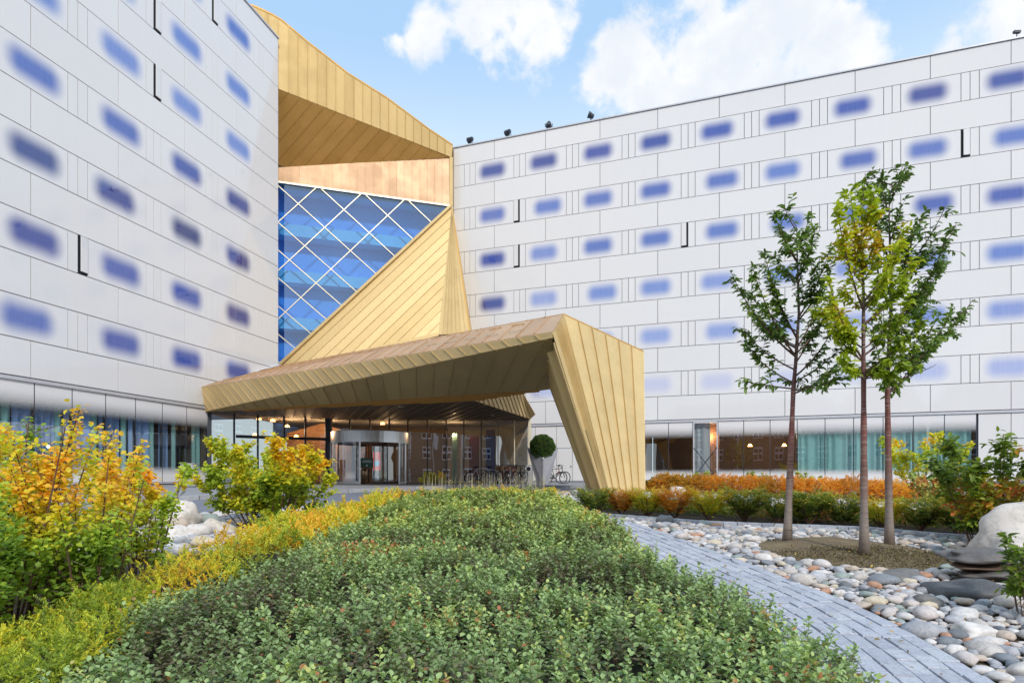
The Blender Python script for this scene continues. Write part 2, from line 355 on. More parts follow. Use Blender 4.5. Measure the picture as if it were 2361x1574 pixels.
M['leaf_bed'] = leafm('grey_green_leaf', [(0, (.26, .23, .16)), (.22, (.21, .26, .12)), (.5, (.29, .42, .175)), (.75, (.45, .61, .27)), (.93, (.62, .74, .24)), (1, (.52, .22, .10))], .45, .3, .4, (1.12, 1.0, .72))
M['leaf_yel'] = leafm('yellow_orange_leaf', [(0, (.20, .34, .05)), (.38, (.40, .58, .07)), (.58, (.74, .80, .07)), (.80, (.95, .76, .06)), (1, (.95, .52, .06))], .5, .45)
M['leaf_lemon'] = leafm('lemon_leaf', [(0, (.18, .30, .04)), (.35, (.42, .54, .04)), (.7, (.88, .74, .04)), (1, (.88, .50, .03))], .5, .4)
M['needle_yel'] = leafm('golden_needle', [(0, (.24, .34, .04)), (.35, (.52, .60, .05)), (.7, (.88, .74, .05)), (1, (.88, .52, .05))], .55, .3)
M['needle_or'] = leafm('orange_needle', [(0, (.30, .28, .04)), (.3, (.70, .36, .04)), (.75, (.90, .42, .05)), (1, (.92, .60, .09))], .55, .3)
M['needle_gr'] = leafm('dark_yew_needle', [(0, (.05, .09, .02)), (.45, (.13, .21, .03)), (.75, (.32, .38, .04)), (1, (.60, .44, .05))], .5, .25)
M['leaf_tree'] = leafm('dark_cherry_leaf', [(0, (.09, .16, .05)), (.6, (.20, .34, .07)), (.9, (.40, .52, .06)), (1, (.50, .42, .05))], .4, .3)
M['leaf_tree_y'] = leafm('lime_cherry_leaf', [(0, (.16, .26, .03)), (.4, (.42, .56, .04)), (.8, (.66, .72, .05)), (1, (.74, .42, .07))], .4, .4)
M['leaf_maple'] = leafm('maple_leaf', [(0, (.12, .20, .04)), (.5, (.26, .38, .04)), (.8, (.52, .48, .05)), (1, (.80, .26, .07))], .5, .4)
M['leaf_box'] = leafm('box_leaf', [(0, (.03, .07, .015)), (.6, (.08, .17, .03)), (1, (.18, .30, .05))], .45, .2)
M['leaf_cover'] = leafm('ground_cover_leaf', [(0, (.12, .18, .03)), (.5, (.30, .34, .04)), (.8, (.55, .30, .10)), (1, (.58, .16, .10))], .5, .3)
M['stem'] = simple('red_brown_stem', (.14, .075, .055), .8)
M['twig'] = simple('grey_twig', (.20, .15, .13), .85)
def bark(name):
    m_, b_, out = mat(name); g = b_.n('ShaderNodeNewGeometry'); sp = b_.n('ShaderNodeSeparateXYZ'); b_.l(g.outputs['Position'], sp.inputs[0])
    mp = b_.n('ShaderNodeMapping'); mp.inputs['Scale'].default_value = (2, 2, 30); b_.l(g.outputs['Position'], mp.inputs[0])
    band = b_.noise(mp.outputs[0], 2, 4, .7); n_ = b_.noise(g.outputs['Position'], 7, 4, .6)
    hgt = b_.math('ADD', sp.outputs[2], b_.math('MULTIPLY', n_, .8))
    c_ = b_.ramp(b_.mr(hgt, .6, 4.2, 0, 1, False), [(0, (.22, .18, .15)), (.25, (.27, .22, .19)), (.42, (.20, .10, .08)), (.62, (.20, .055, .045)), (1, (.07, .04, .035))])
    c_ = b_.mix(b_.mr(band, .5, .68), c_, (.36, .28, .24)); c_ = b_.mix(b_.mr(band, .42, .3), c_, (.07, .04, .035))
    pr(b_, out, Base_Color=c_, Roughness=.55, Normal=b_.bump(band, .5, .01)); return m_
M['bark'] = bark('cherry_bark')

M['rear_glass'] = glass('blue_rear_glass', .05, (.72, .84, 1.0))

M['bluerefl'] = simple('blue_refl_sheet', (.30, .42, .70), .9, 0, .15, 1.5)  # added sheets whose blue stands in for sky reflected in the panes
# ================================================================= GROUND
def gz(y):
    if y < 18: return .06 * max(y, -8)
    return 1.08 + .02 * (min(y, 24.5) - 18)
FLAT = gz(30); PAVE = FLAT + .11
def clip(poly, a, b_, c):           # keep a*x+b*y<=c  (2D)
    out = []
    for i in range(len(poly)):
        p, q = poly[i], poly[(i + 1) % len(poly)]
        dp, dq = a * p[0] + b_ * p[1] - c, a * q[0] + b_ * q[1] - c
        if dp <= 0: out.append(p)
        if (dp < 0 < dq) or (dq < 0 < dp):
            t = dp / (dp - dq); out.append((p[0] + (q[0] - p[0]) * t, p[1] + (q[1] - p[1]) * t))
    return out
def sheet(name, poly, dz, m_, zf=None, parent=None, kind='structure', cuts=(-8, 0, 18, 24.5)):
    mb = MB(); cs = [-1e4] + list(cuts) + [1e4]
    for y0, y1 in zip(cs, cs[1:]):
        p = clip(clip(poly, 0, -1, -y0), 0, 1, y1)
        if len(p) >= 3: mb.add([(x, y, (zf(y) if zf else gz(y)) + dz) for x, y in p], [tuple(range(len(p)))])
    o = mb.build(name, m_, parent)
    if kind: tag(o, kind=kind)
    return o
sheet('road', [(-900, -900), (900, -900), (900, 1500), (-900, 1500)], 0, M['asphalt'])
curb = [(-16, 9.5), (-9.6, 16.2), (-8.0, 17.8), (-5.0, 21.2), (-1.8, 25.0), (.2, 26.0), (3.5, 24.9), (8.5, 22.5), (26, 15)]
def paveh(y): return gz(y)
pav = sheet('pavement', curb[::-1] + [(-40, -4), (-40, 60), (60, 60), (60, 15)], .11, M['pavement'])
tag(pav, 'pale concrete forecourt in front of the hotel')
# kerb stones
for (a, b_) in zip(curb, curb[1:]):
    A, B_ = Vector((*a, 0)), Vector((*b_, 0)); L = (B_ - A).length; n_ = max(1, round(L / 1.0)); dv = (B_ - A).normalized()
    nrm = Vector((dv.y, -dv.x, 0))
    for i in range(n_):
        p, q = A + dv * (L * i / n_ + .012), A + dv * (L * (i + 1) / n_ - .012)
        mb = MB(); pts = [p + nrm * .15, q + nrm * .15, q - nrm * .02, p - nrm * .02]; j = random.uniform(-.006, .008)
        bot = [Vector((v.x, v.y, gz(v.y) - .1)) for v in pts]; top = [Vector((v.x, v.y, gz(v.y) + .125 + j)) for v in pts]
        mb.add(bot + top, [(3, 2, 1, 0), (4, 5, 6, 7), (0, 1, 5, 4), (1, 2, 6, 5), (2, 3, 7, 6), (3, 0, 4, 7)])
        mb.build('kerb_stone', M['kerb'], pav)
garden = [(-14, -12), (-12, 6), (-8.6, 11.2), (-7.2, 13.6), (-3.5, 14.9), (-.5, 15.6), (.6, 17.2), (1.0, 20.2), (2.2, 21.6), (8, 19.8), (26, 13), (34, 12), (34, -12)]
sheet('garden_soil', garden, .03, M['soil'])

# ================================================================= WINGS
BAY = 3.594
def wing(name, O, d, z0, rows, s_lo, s_hi, top, win_lo, label, vents, glaz, flip):
    ang = math.atan2(d[1], d[0])
    root = empty(name, (O[0], O[1], 0), ang, label, 'hotel wing')
    # body behind the cladding (local frame: x along the wall, -y outward)
    x0, x1 = s_lo * BAY, s_hi * BAY
    ends = (x0 + .02, x1 - .02)
    mb = MB(); mb.b2((ends[0], .04, 5.15), (ends[1], 15, top - .05)); mb.build('wall', M['joint_grey'], root, world=False)
    mb = MB(); mb.b2((x0 - .06, -.10, top - .045), (x1 + .03, .5, top + .03)); mb.build('roof_edge', M['trim'], root, world=False)
    mb = MB(); mb.b2((x0, .5, top - .3), (x1, 15, top - .02)); mb.build('roof', M['roofing'], root, world=False)
    g = .011; cache = {}
    def slab(w, h, nm='panel', m_=None, t=.03, cx_=0):
        k = (round(w, 3), round(h, 3), nm, m_.name if m_ else '')
        if k not in cache:
            e = .006; q = MB(); a, c = w / 2 - g, h / 2 - g
            q.add([(-a, 0, -c), (a, 0, -c), (a, 0, c), (-a, 0, c), (-a + e, -t, -c + e), (a - e, -t, -c + e), (a - e, -t, c - e), (-a + e, -t, c - e)],
                  [(4, 5, 6, 7), (0, 1, 5, 4), (1, 2, 6, 5), (2, 3, 7, 6), (3, 0, 4, 7)])
            cache[k] = q.mesh(nm, m_ or M['panel'])
        return cache[k]
    def put(nm, me, xc, zc, rz=0, y=0.0):
        o = bpy.data.objects.new(nm, me); o.location = (xc, y, zc); o.rotation_euler.z = rz; return link(o, root)
    def span(a, b_, z, h):
        a = max(a, s_lo); b_ = min(b_, s_hi)
        if b_ - a > .02: put('panel', slab((b_ - a) * BAY, h), (a + b_) / 2 * BAY, z + h / 2)
    smin, smax = math.floor(s_lo) - 1, math.ceil(s_hi) + 1
    for n_ in range(rows + 1):          # solid bands between the window rows
        zb = z0 + 3 * n_ + 1.5 if n_ < rows else None
        if n_ < rows:
            h = 1.5 if n_ < rows - 1 else top - zb - .05
            for i in range(smin, smax): span(i, i + 1, zb, h)
    for i in range(smin, smax): span(i, i + 1, 5.2, z0 - 5.2)
    for n_ in range(rows):
        zb = z0 + 3 * n_
        for i in range(smin, smax):
            a, e = i - .385, i + .388
            if a < s_lo < e and s_lo - a > .1: span(s_lo, e, zb, 1.5)
            elif a < s_hi < e and e - s_hi > .1 and not win_lo: span(a, s_hi, zb, 1.5)
            elif e > s_lo and a < s_hi:
                if True:
                    a2 = max(a, s_lo)
                    k = random.random() < (.2 if not flip else .8)
                    ow = put('window', slab((e - a2) * BAY, 1.5, 'window', M['win_b' if k else 'win_a']), (a2 + e) / 2 * BAY, zb + .75); tn = glaz['tone'](i, n_) + random.uniform(-.09, .09); ow.color = (tn, tn, tn, 1)  # object colour carries the reflection tone painted into this pane
            for (p, q, idx) in ((e, i + .501, 0), (i + .501, i + .615, 1)):
                if q <= s_lo or p >= s_hi: continue
                if (i, n_, idx) in vents:
                    hinge = vents[(i, n_, idx)]
                    w = (q - p) * BAY; xc = (p + q) / 2 * BAY
                    me = slab(w - .09, 1.5 - .10, 'vent_panel', M['panel'], .04)
                    mbk = MB(); mbk.b2((p * BAY + .01, .0, zb + .01), (q * BAY - .01, .039, zb + 1.49)); mbk.build('vent_shade_plate', M['dark'], root, world=False)  # black plate puts the shade of the open gap into colour
                    a_ = R(3.5) * hinge
                    put('vent_panel', me, xc + hinge * .045, zb + .80, a_, -.03)
                else: span(p, q, zb, 1.5)
    # ledge over the ground floor
    mb = MB(); mb.b2((x0, -.09, 5.04), (x1, .3, 5.12)); mb.b2((x0, -.05, 5.125), (x1, .3, 5.17)); mb.build('ledge', M['trim'], root, world=False)
    # ground floor
    base = glaz['base']; gx0, gx1 = glaz['s0'] * BAY, (glaz['s0'] + .4 * glaz['n']) * BAY
    H_ = 5.03 - base - .06
    for k in range(glaz['n']):
        a = gx0 + k * .4 * BAY; w = .4 * BAY
        if k == glaz.get('open', -1):
            q = MB(); q.b2((a + .03, -.03, base + .06), (a + w - .03, 0.0, base + .06 + H_)); q.build('glass_pane', M['door_glass'], root, world=False)
            for sgn in (0, 1):
                q = MB(); q.tube([(a + .05, -.1, base + (.2 if sgn else 2.0)), (a + w - .05, -.1, base + (2.0 if sgn else .2))], .025, 5); q.build('brace', M['darkmetal'], root, world=False)
            q = MB()
            q.b2((a + .01, -.08, base + .05), (a + .08, .02, 5.03)); q.b2((a + w - .08, -.08, base + .05), (a + w - .01, .02, 5.03)); q.b2((a + .08, -.08, 4.95), (a + w - .08, .02, 5.03))
            q.build('frame', M['trim'], root, world=False)
        else:
            q = MB(); q.b2((a + .02, -.025, base + .06), (a + w - .02, -.003, base + .06 + H_)); q.build('glass_pane', M['frit_glass'], root, world=False)
        q = MB(); q.b2((a - .018, -.02, base + .06), (a + .018, .12, 5.03)); q.build('mullion', M['darkmetal'], root, world=False)
    q = MB(); q.b2((gx1 - .018, -.02, base + .06), (gx1 + .018, .12, 5.03)); q.build('mullion', M['darkmetal'], root, world=False)
    q = MB(); q.b2((gx0, -.07, base - .02), (gx1, .1, base + .05)); q.build('sill', M['trim'], root, world=False)
    q = MB(); q.b2((x0, -.01, PAVE - .6), (x1, .3, base - .02)); q.build('plinth', M['roofing'], root, world=False)
    # room behind the glazing
    dw = glaz.get('deep', 4.6); dp = 14 if dw is None else 4.6; q = MB(); 
    if dw: q.b2((gx0 + .02, dw, PAVE), (gx1 - .02, dw + .2, 5.0)); q.build('interior_wall', M[glaz['wall']], root, world=False)
    else:
        for k in range(0, glaz['n'] + 1, 2):
            q = MB(); q.b2((gx0 + k * .4 * BAY - .05, 13.9, PAVE), (gx0 + k * .4 * BAY + .05, 14.0, 5.0)); q.build('rear_mullion', M['trim'], root, world=False)
            if k < glaz['n'] - 1: q = MB(); q.b2((gx0 + k * .4 * BAY + .06, 13.95, PAVE), (gx0 + (k + 2) * .4 * BAY - .06, 13.96, 5.0)); q.build('rear_pane', M['rear_glass'], root, world=False)
        q = MB(); q.b2((gx0, 13.9, 3.5), (gx1, 14.0, 3.58)); q.build('rear_rail', M['trim'], root, world=False)
        for k in range(3, glaz['n'], 4): q = MB(); q.b2((gx0 + k * .4 * BAY - .2, 5.8, PAVE), (gx0 + k * .4 * BAY + .2, 6.2, 5.0)); q.build('pillar', M['bluepanel'], root, world=False)
    q = MB(); q.b2((gx0 - .15, .14, PAVE), (gx0 - .02, dp, 5.0)); q.b2((gx1 + .02, .14, PAVE), (gx1 + .15, dp, 5.0)); q.build('interior_wall', M['brownwall'], root, world=False)
    q = MB(); q.b2((gx0, .14, PAVE - .2), (gx1, dp, base + .03)); q.build('interior_floor', M['brownwall'], root, world=False)
    q = MB(); q.b2((gx0, .14, 5.0), (gx1, dp, 5.1)); q.build('interior_ceiling', M['ceiling'], root, world=False)
    for (c0, c1, key, yy) in glaz['curtains']:  # real hangings plus the added blue reflection sheets
        q = MB(); n_ = int((c1 - c0) * BAY / .07); vs = []
        for j in range(n_ + 1):
            x = c0 * BAY + j * .07; dy = .07 * math.sin(j * 1.25 + math.sin(j * .31) * 2)
            vs += [(x, yy + dy, base + .05), (x, yy + dy * .7, 4.96)]
        q.add(vs, [(2 * j, 2 * j + 2, 2 * j + 3, 2 * j + 1) for j in range(n_)]); q.build('curtain', M[key], root, smooth=True, world=False)
    for (s_, yy, zz) in glaz['lamps']:
        q = MB(); q.lathe([(.0, .16), (.06, .15), (.14, .0), (.0, .0)], (s_ * BAY, yy, zz), 12); q.build('pendant_lamp', M['lamp'], root, world=False)
    # closed ground-floor cladding
    for (a, b_, zz0, zz1) in glaz['solid']:
        put('panel', slab((b_ - a) * BAY, zz1 - zz0), (a + b_) / 2 * BAY, (zz0 + zz1) / 2)
        q = MB(); q.b2((a * BAY, .03, zz0), (b_ * BAY, .25, zz1)); q.build('backing', M['joint_grey'], root, world=False)
    return root
bR = 1.46
SOL = [(-.8, .4, bR, 5.03), (.4, .806, bR, 5.03), (.806, 1.206, bR, 5.03), (1.206, 1.5, 3.58, 5.03), (1.206, 1.5, bR, 3.55), (1.5, 2.0, bR, 5.03), (2.0, 2.4, bR, 5.03), (2.4, 2.77, bR, 5.03),
       (7.60, 8.0, bR, 5.03), (8.0, 8.5, 3.7, 5.03), (8.0, 8.5, bR, 3.68), (8.5, 9.0, bR, 5.03), (9.0, 10.0, bR, 5.03)]
wr = wing('hotel_wing', (-1.187, 41.02), (.94514, -.32667), 6.66, 6, -.836, 10, 24.45, True,
     'long white glass-clad hotel wing on the right with rows of blurred blue windows', {(0, 4, 0): -1, (0, 3, 0): -1, (3, 3, 0): -1, (7, 4, 0): 1},
     dict(tone=lambda i, n: {5: .22, 4: .44, 3: .50, 2: .66, 1: .80, 0: .97}[n] + (.12 if i < 2 and n == 3 else 0) - (.14 if i > 6 and n < 4 else 0) - (.45 if (i, n) in ((0, 2), (0, 3), (1, 1)) else 0), base=bR, s0=2.78, n=12, open=2, wall='wood', solid=SOL,  # tone paints reflected sky into the glass, paler in lower rows
          curtains=[(3.6, 3.86, 'whitec', .25), (5.2, 7.55, 'tealc', .28)], lamps=[(4.5, 2.0, 3.6), (5.05, 2.4, 3.6)]), False)
q = MB(); q.b2((3.6 * BAY, 1.4, bR), (4.0 * BAY, 1.5, 5.0)); q.build('interior_wall', M['orangewall'], wr, world=False)
q = MB(); q.b2((1.47 * BAY, -.09, bR + .92), (1.485 * BAY, -.03, bR + .98)); q.b2((1.24 * BAY, -.10, bR + 1.0), (1.29 * BAY, -.03, bR + 1.03)); q.build('door_handle', M['darkmetal'], wr, world=False)
q = MB(); q.b2((1.235 * BAY, -.045, bR + .48), (1.27 * BAY, -.031, bR + .62)); o = q.build('door_sticker', simple('orange_sticker', (.75, .22, .05)), wr, world=False); o['label'] = 'small orange notice stuck on the white door'
bL = 1.40
wl = wing('hotel_wing', (-17.24, 21.73), (.2422, .9702), 6.53, 7, -3.2, 4.0, 27.45, False,
     'tall white glass-clad hotel wing on the left receding towards the gold tower', {(1, 4, 1): 1, (1, 5, 1): 1, (2, 6, 1): 1, (0, 1, 1): 1},
     dict(tone=lambda i, n: [.34, .26, .22, .44, .66, .58, .54][n] - (.12 if n == 2 else 0) - (.5 if (n == 3 and i >= 2) else 0) * .6, base=bL, s0=-2.764, n=13, wall='bluepanel', deep=None, solid=[(-3.2, -2.78, bL, 5.03)],  # tone paints reflections: navy in lower rows, sky blue above
          curtains=[(-2.7, -.24, 'bluerefl', .4), (-.10, .33, 'bluerefl', .4), (.43, .75, 'bluerefl', .4), (.85, 1.14, 'bluerefl', .4), (1.24, 1.55, 'bluerefl', .4), (1.75, 1.9, 'bluerefl', .6), (-.2, -.1, 'tealc', .4), (.33, .43, 'tealc', .4), (.75, .85, 'tealc', .4), (1.14, 1.24, 'tealc', .4), (1.55, 1.64, 'tealc', .4), (1.9, 2.0, 'tealc', .4), (2.25, 2.4, 'tealc', .4)], lamps=[]), True)  # blue strips are added in place of reflections in the glass

# ================================================================= FOLDED BRASS CLADDING
def nrm_of(pts):
    n_ = Vector((0, 0, 0))
    for i in range(len(pts)):
        p, q = pts[i], pts[(i + 1) % len(pts)]; n_ += Vector(((p.y - q.y) * (p.z + q.z), (p.z - q.z) * (p.x + q.x), (p.x - q.x) * (p.y + q.y)))
    return n_.normalized()
def onplane(px, py, p0, n_):
    d = pdir(px, py); o = Vector((0, 0, EYE)); t = (p0 - o).dot(n_) / d.dot(n_); return o + d * t
def orient(pts, facing):
    n_ = nrm_of(pts); return n_ if n_.dot(facing) > 0 else -n_
def clad(parent, pts, seam, w, m_, name='sheet', up=None, t=.03, rib=.045, gap=.006, backing=True):
    """a folded face covered by parallel standing-seam sheets; seam = two photo points that fix the seam direction on this plane"""
    c0 = sum(pts, Vector()) / len(pts); n_ = orient(pts, Vector((0, 0, EYE)) - c0)
    if isinstance(seam[0], Vector): e1 = seam[1] - seam[0]
    else: e1 = onplane(*seam[1], c0, n_) - onplane(*seam[0], c0, n_)
    e1 = (e1 - n_ * e1.dot(n_)).normalized(); e2 = n_.cross(e1)
    q2 = [((p - c0).dot(e1), (p - c0).dot(e2)) for p in pts]
    lo, hi = min(q[1] for q in q2), max(q[1] for q in q2); k = max(1, round((hi - lo) / w)); w = (hi - lo) / k
    to3 = lambda q: c0 + e1 * q[0] + e2 * q[1]
    for i in range(k):
        a, b_ = lo + i * w, lo + (i + 1) * w
        c = clip(clip(q2, 0, -1, -(a + gap)), 0, 1, b_ - gap)
        if len(c) < 3: continue
        mb = MB(); mb.prism([to3(q) for q in c], n_, 0.0, t)
        if i > 0:
            c = clip(clip(q2, 0, -1, -(a - .007)), 0, 1, a + .007 + gap)
            if len(c) >= 3: mb.prism([to3(q) for q in c], n_, 0.0, t + rib)
        mb.build(name, m_, parent, fix=True)
    if backing:
        mb = MB(); mb.prism(pts, n_, -.06, -.003); mb.build('backing', M['joint'], parent, fix=True)
    return n_
def fan(parent, a0, a1, b0, b1, k, m_, name='sheet', t=.03, rib=.045, facing=None, ga=.006, fa=None, fb=None):
    """sheets that run from edge a0-a1 to edge b0-b1"""
    c0 = (a0 + a1 + b0 + b1) / 4; facing = facing or Vector((0, 0, EYE)) - c0
    for i in range(k):
        u0, u1 = (fa[i], fa[i + 1]) if fa else (i / k, (i + 1) / k); v0, v1 = (fb[i], fb[i + 1]) if fb else (i / k, (i + 1) / k)
        A0, A1, B0, B1 = a0.lerp(a1, u0), a0.lerp(a1, u1), b0.lerp(b1, v0), b0.lerp(b1, v1)
        pts = [A0, A1, B1, B0]
        if (A1 - A0).length < .01: pts = [A0, B1, B0]
        if (B1 - B0).length < .01: pts = [A0, A1, B0]
        n_ = orient(pts, facing)
        la = (A1 - A0); lb = (B1 - B0)
        sh = []
        cen = sum(pts, Vector()) / len(pts)
        for p in pts: sh.append(p + (cen - p) * min(.02, ga / max(.1, (cen - p).length)) * 1.0)
        mb = MB(); mb.prism(sh, n_, 0.0, t)
        if i > 0:
            s_ = (B0 - A0).normalized().cross(n_) * .008
            mb.prism([A0 - s_, A0 + s_, B0 + s_, B0 - s_], n_, 0.0, t + rib)
        mb.build(name, m_, parent, fix=True)
    pts = [a0, a1, b1, b0]
    for tri in (([a0, a1, b1]), ([a0, b1, b0])):
        if nrm_of(tri).length > .5:
            n_ = orient(tri, facing); MB().prism(tri, n_, -.05, -.004).build('backing', M['joint'], parent, fix=True)
def trimbar(parent, pts, r, m_, name='edge_trim'):
    q = MB(); q.tube(pts, r, 4); return q.build(name, m_, parent)

# ---- gold tower between the wings
tower = empty('entrance_tower', (-9, 39, 0), 0, 'gold metal tower with diamond-grid blue atrium glass between the two white wings', 'tower')
ZL, ZR = 38.2, 41.4
TL, TR = P(632, 387.9, ZL), P(1036, 363, ZR)
gTL, gTR, gBL = P(641, 421, ZL), P(1037, 476, ZR), P(640, 846, ZL)
ax_ = (gTR - gTL); ax_.z = 0; ax_.normalize(); gn = Vector((ax_.y, -ax_.x, 0))
# top fascia
tipB = P(1041, 363.2, ZR - .02); tipT = P(1043.5, 337, ZR - .02)
FL = P(634, 202.6, 35.95); fdir = (FL - tipB)
flat_n = Vector((0, 0, 1)).cross(Vector((fdir.x, fdir.y, 0))).normalized()
if flat_n.y > 0: flat_n = -flat_n
Bl = tipB + fdir * 1.28
topc = [(571, 12), (590, 19), (628.5, 37), (650, 50), (709.8, 100.4), (750, 131), (802, 172), (891.5, 228), (990, 301), (1043.5, 337)]
tp = [onplane(px, py, tipB, flat_n) for px, py in topc]
tl = tp[0] + (tp[0] - tp[1]) * 1.6
clad(tower, [Bl, tl] + tp + [tipB], (Vector((0, 0, 0)), Vector((0, 0, 1))), .56, M['gold_tower'], rib=.07)
trimbar(tower, [p + Vector((0, 0, .05)) for p in [tl] + tp], .07, M['gold_dark'], 'roof_edge')
# roof slab behind the fascia and soffit
q = MB(); q.prism([p - Vector((0, 0, .06)) for p in [tl] + tp], Vector((-fdir.y, fdir.x, 0)).normalized() * (1 if fdir.x < 0 else 1), 0, 0.02)
bk = Vector((.35, 6.0, 0))
q = MB(); ring = [tl] + tp
q.add([v - Vector((0, 0, .03)) for v in ring] + [v + bk - Vector((0, 0, .03)) for v in ring], [(i, i + 1, i + 1 + len(ring), i + len(ring)) for i in range(len(ring) - 1)]); q.build('roof', M['gold_dark'], tower)
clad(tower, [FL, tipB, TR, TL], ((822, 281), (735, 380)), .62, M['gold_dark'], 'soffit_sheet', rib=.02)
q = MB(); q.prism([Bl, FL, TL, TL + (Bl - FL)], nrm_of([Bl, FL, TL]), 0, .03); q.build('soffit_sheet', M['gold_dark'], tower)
# pinkish panel row between soffit and glass
clad(tower, [TL, TR, gTR, gTL], (Vector((0, 0, 0)), Vector((0, 0, 1))), .52, M['gold_pink'], rib=.035)
# narrow corner strip at the right end
st = [P(1036, 338, ZR + .0), P(1044, 337, ZR), P(1044.5, 476, ZR), P(1037, 476, ZR)]
clad(tower, [v - Vector((0, .06, 0)) for v in [P(1036.5, 364, ZR), P(1044, 364, ZR), P(1044.5, 476, ZR), P(1037, 476, ZR)]], (Vector((0, 0, 0)), Vector((0, 0, 1))), .5, M['gold'])
# side of the tower towards the right wing and body behind
q = MB(); s0, s1 = P(1044.3, 337, ZR), P(1044.3, 1100, ZR); e_ = Vector((-.1, 2.4, 0))
q.add([s0, s1, s1 + e_, s0 + e_], [(0, 1, 2, 3)]); q.build('side_wall', M['gold'], tower)
# atrium glass
Wp = P(643, 845, ZL - .25); A1 = P(1042, 475.5, ZR - .1); K = P(1011, 772, 39.2); Mp = P(1084, 769, 39.0)
glass_poly = [gTL, gTR, P(640, 860, ZL)]
def on_glass(px, py, d=0.0): return onplane(px, py, gTL + gn * d, gn)
# panes: cut the triangle by the two families of mullions (lines in the photo -> lines on the plane)
gdir1 = on_glass(735, 448) - on_glass(600, 568)        # "/" family
e1 = (on_glass(1037, 476) - on_glass(646, 842)).normalized()
nodes = [(305, 75), (680, 128), (1033, 177), (518, 267), (883, 314), (350, 408), (730, 453), (228, 515), (567, 595), (443, 705), (320, 818), (193, 932)]
npt = {i: on_glass(600 + x / 3.4836, 450 + y / 3.4836) for i, (x, y) in enumerate(nodes)}
to2 = lambda p: ((p - gTL).dot(ax_), p.z - gTL.z)
to3g = lambda q_, d=0.0: gTL + ax_ * q_[0] + Vector((0, 0, q_[1])) + gn * d
T2 = [to2(p) for p in glass_poly]
def lineq(p, q_):
    dx, dy = q_[0] - p[0], q_[1] - p[1]; L = math.hypot(dx, dy); a, c = -dy / L, dx / L; return (a, c, a * p[0] + c * p[1])
edge = lineq(T2[2], T2[1])
edge = lineq(T2[2], T2[1]); ea, eb, ec = edge
pr1 = [ea * x + eb * z for x, z in T2]
v1 = Vector(to2(npt[4])) - Vector(to2(npt[1])); v1.normalize(); fa_, fb_ = -v1.y, v1.x
pr2 = [fa_ * x + fb_ * z for x, z in T2]
L1 = [-5.83, -3.77, -1.71]; L2 = [-8.7, -7.37, -6.0, -4.64, -3.29, -1.95, -.17, 1.59, 3.34, 5.1]
cut1 = [min(pr1) - .01] + L1 + [max(pr1) + .01]; cut2 = [min(pr2) - .01] + L2 + [max(pr2) + .01]
for a, b_ in zip(cut1, cut1[1:]):
    for c, d in zip(cut2, cut2[1:]):
        pl = clip(clip(clip(clip(T2, ea, eb, b_ - .012), -ea, -eb, -a - .012), fa_, fb_, d - .012), -fa_, -fb_, -c - .012)
        if len(pl) >= 3:
            ar = abs(sum(pl[i][0] * pl[(i + 1) % len(pl)][1] - pl[(i + 1) % len(pl)][0] * pl[i][1] for i in range(len(pl)))) / 2
            if ar > .02: MB().prism([to3g(v) for v in pl], gn, -.015, .01).build('glass_pane', M['atrium_glass'], tower, fix=True)
def seg_in(a, b_, c):   # portion of line a*x+b*z=c inside T2
    pl = clip(clip(T2, a, b_, c + .027), -a, -b_, -c + .027)
    return pl
for (a, b_, Ls) in ((ea, eb, L1), (fa_, fb_, L2)):
    for c in Ls:
        pl = seg_in(a, b_, c)
        if len(pl) >= 3: MB().prism([to3g(v) for v in pl], gn, .012 if a == ea else .014, .10 if a == ea else .097).build('mullion', M['brassbar'], tower, fix=True)
trimbar(tower, [gTL + gn * .08, gTR + gn * .08], .07, M['brassbar'], 'glass_frame')
trimbar(tower, [on_glass(643, 846, .08), on_glass(1037, 477, .08)], .09, M['brassbar'], 'glass_frame')
# floors, and walls coloured bright blue in place of missing daylight
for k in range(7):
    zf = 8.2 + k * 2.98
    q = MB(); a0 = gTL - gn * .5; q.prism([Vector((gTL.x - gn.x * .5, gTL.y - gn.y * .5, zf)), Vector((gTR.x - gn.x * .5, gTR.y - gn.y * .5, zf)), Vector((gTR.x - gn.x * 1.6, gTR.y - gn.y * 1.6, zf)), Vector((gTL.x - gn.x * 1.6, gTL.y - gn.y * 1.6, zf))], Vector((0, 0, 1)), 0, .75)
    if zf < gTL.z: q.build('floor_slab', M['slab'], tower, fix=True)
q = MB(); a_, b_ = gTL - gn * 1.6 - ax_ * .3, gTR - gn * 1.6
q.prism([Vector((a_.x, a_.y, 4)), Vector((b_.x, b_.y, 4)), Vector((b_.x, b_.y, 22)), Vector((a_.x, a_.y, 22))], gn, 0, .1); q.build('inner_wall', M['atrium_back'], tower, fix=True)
q = MB(); a_ = gTL - ax_ * .3; q.prism([Vector((a_.x, a_.y, 4)), Vector((a_.x - gn.x * 5, a_.y - gn.y * 5, 4)), Vector((a_.x - gn.x * 5, a_.y - gn.y * 5, 22)), Vector((a_.x, a_.y, 22))], ax_, 0, .1); q.build('inner_wall', M['atrium_back'], tower, fix=True)
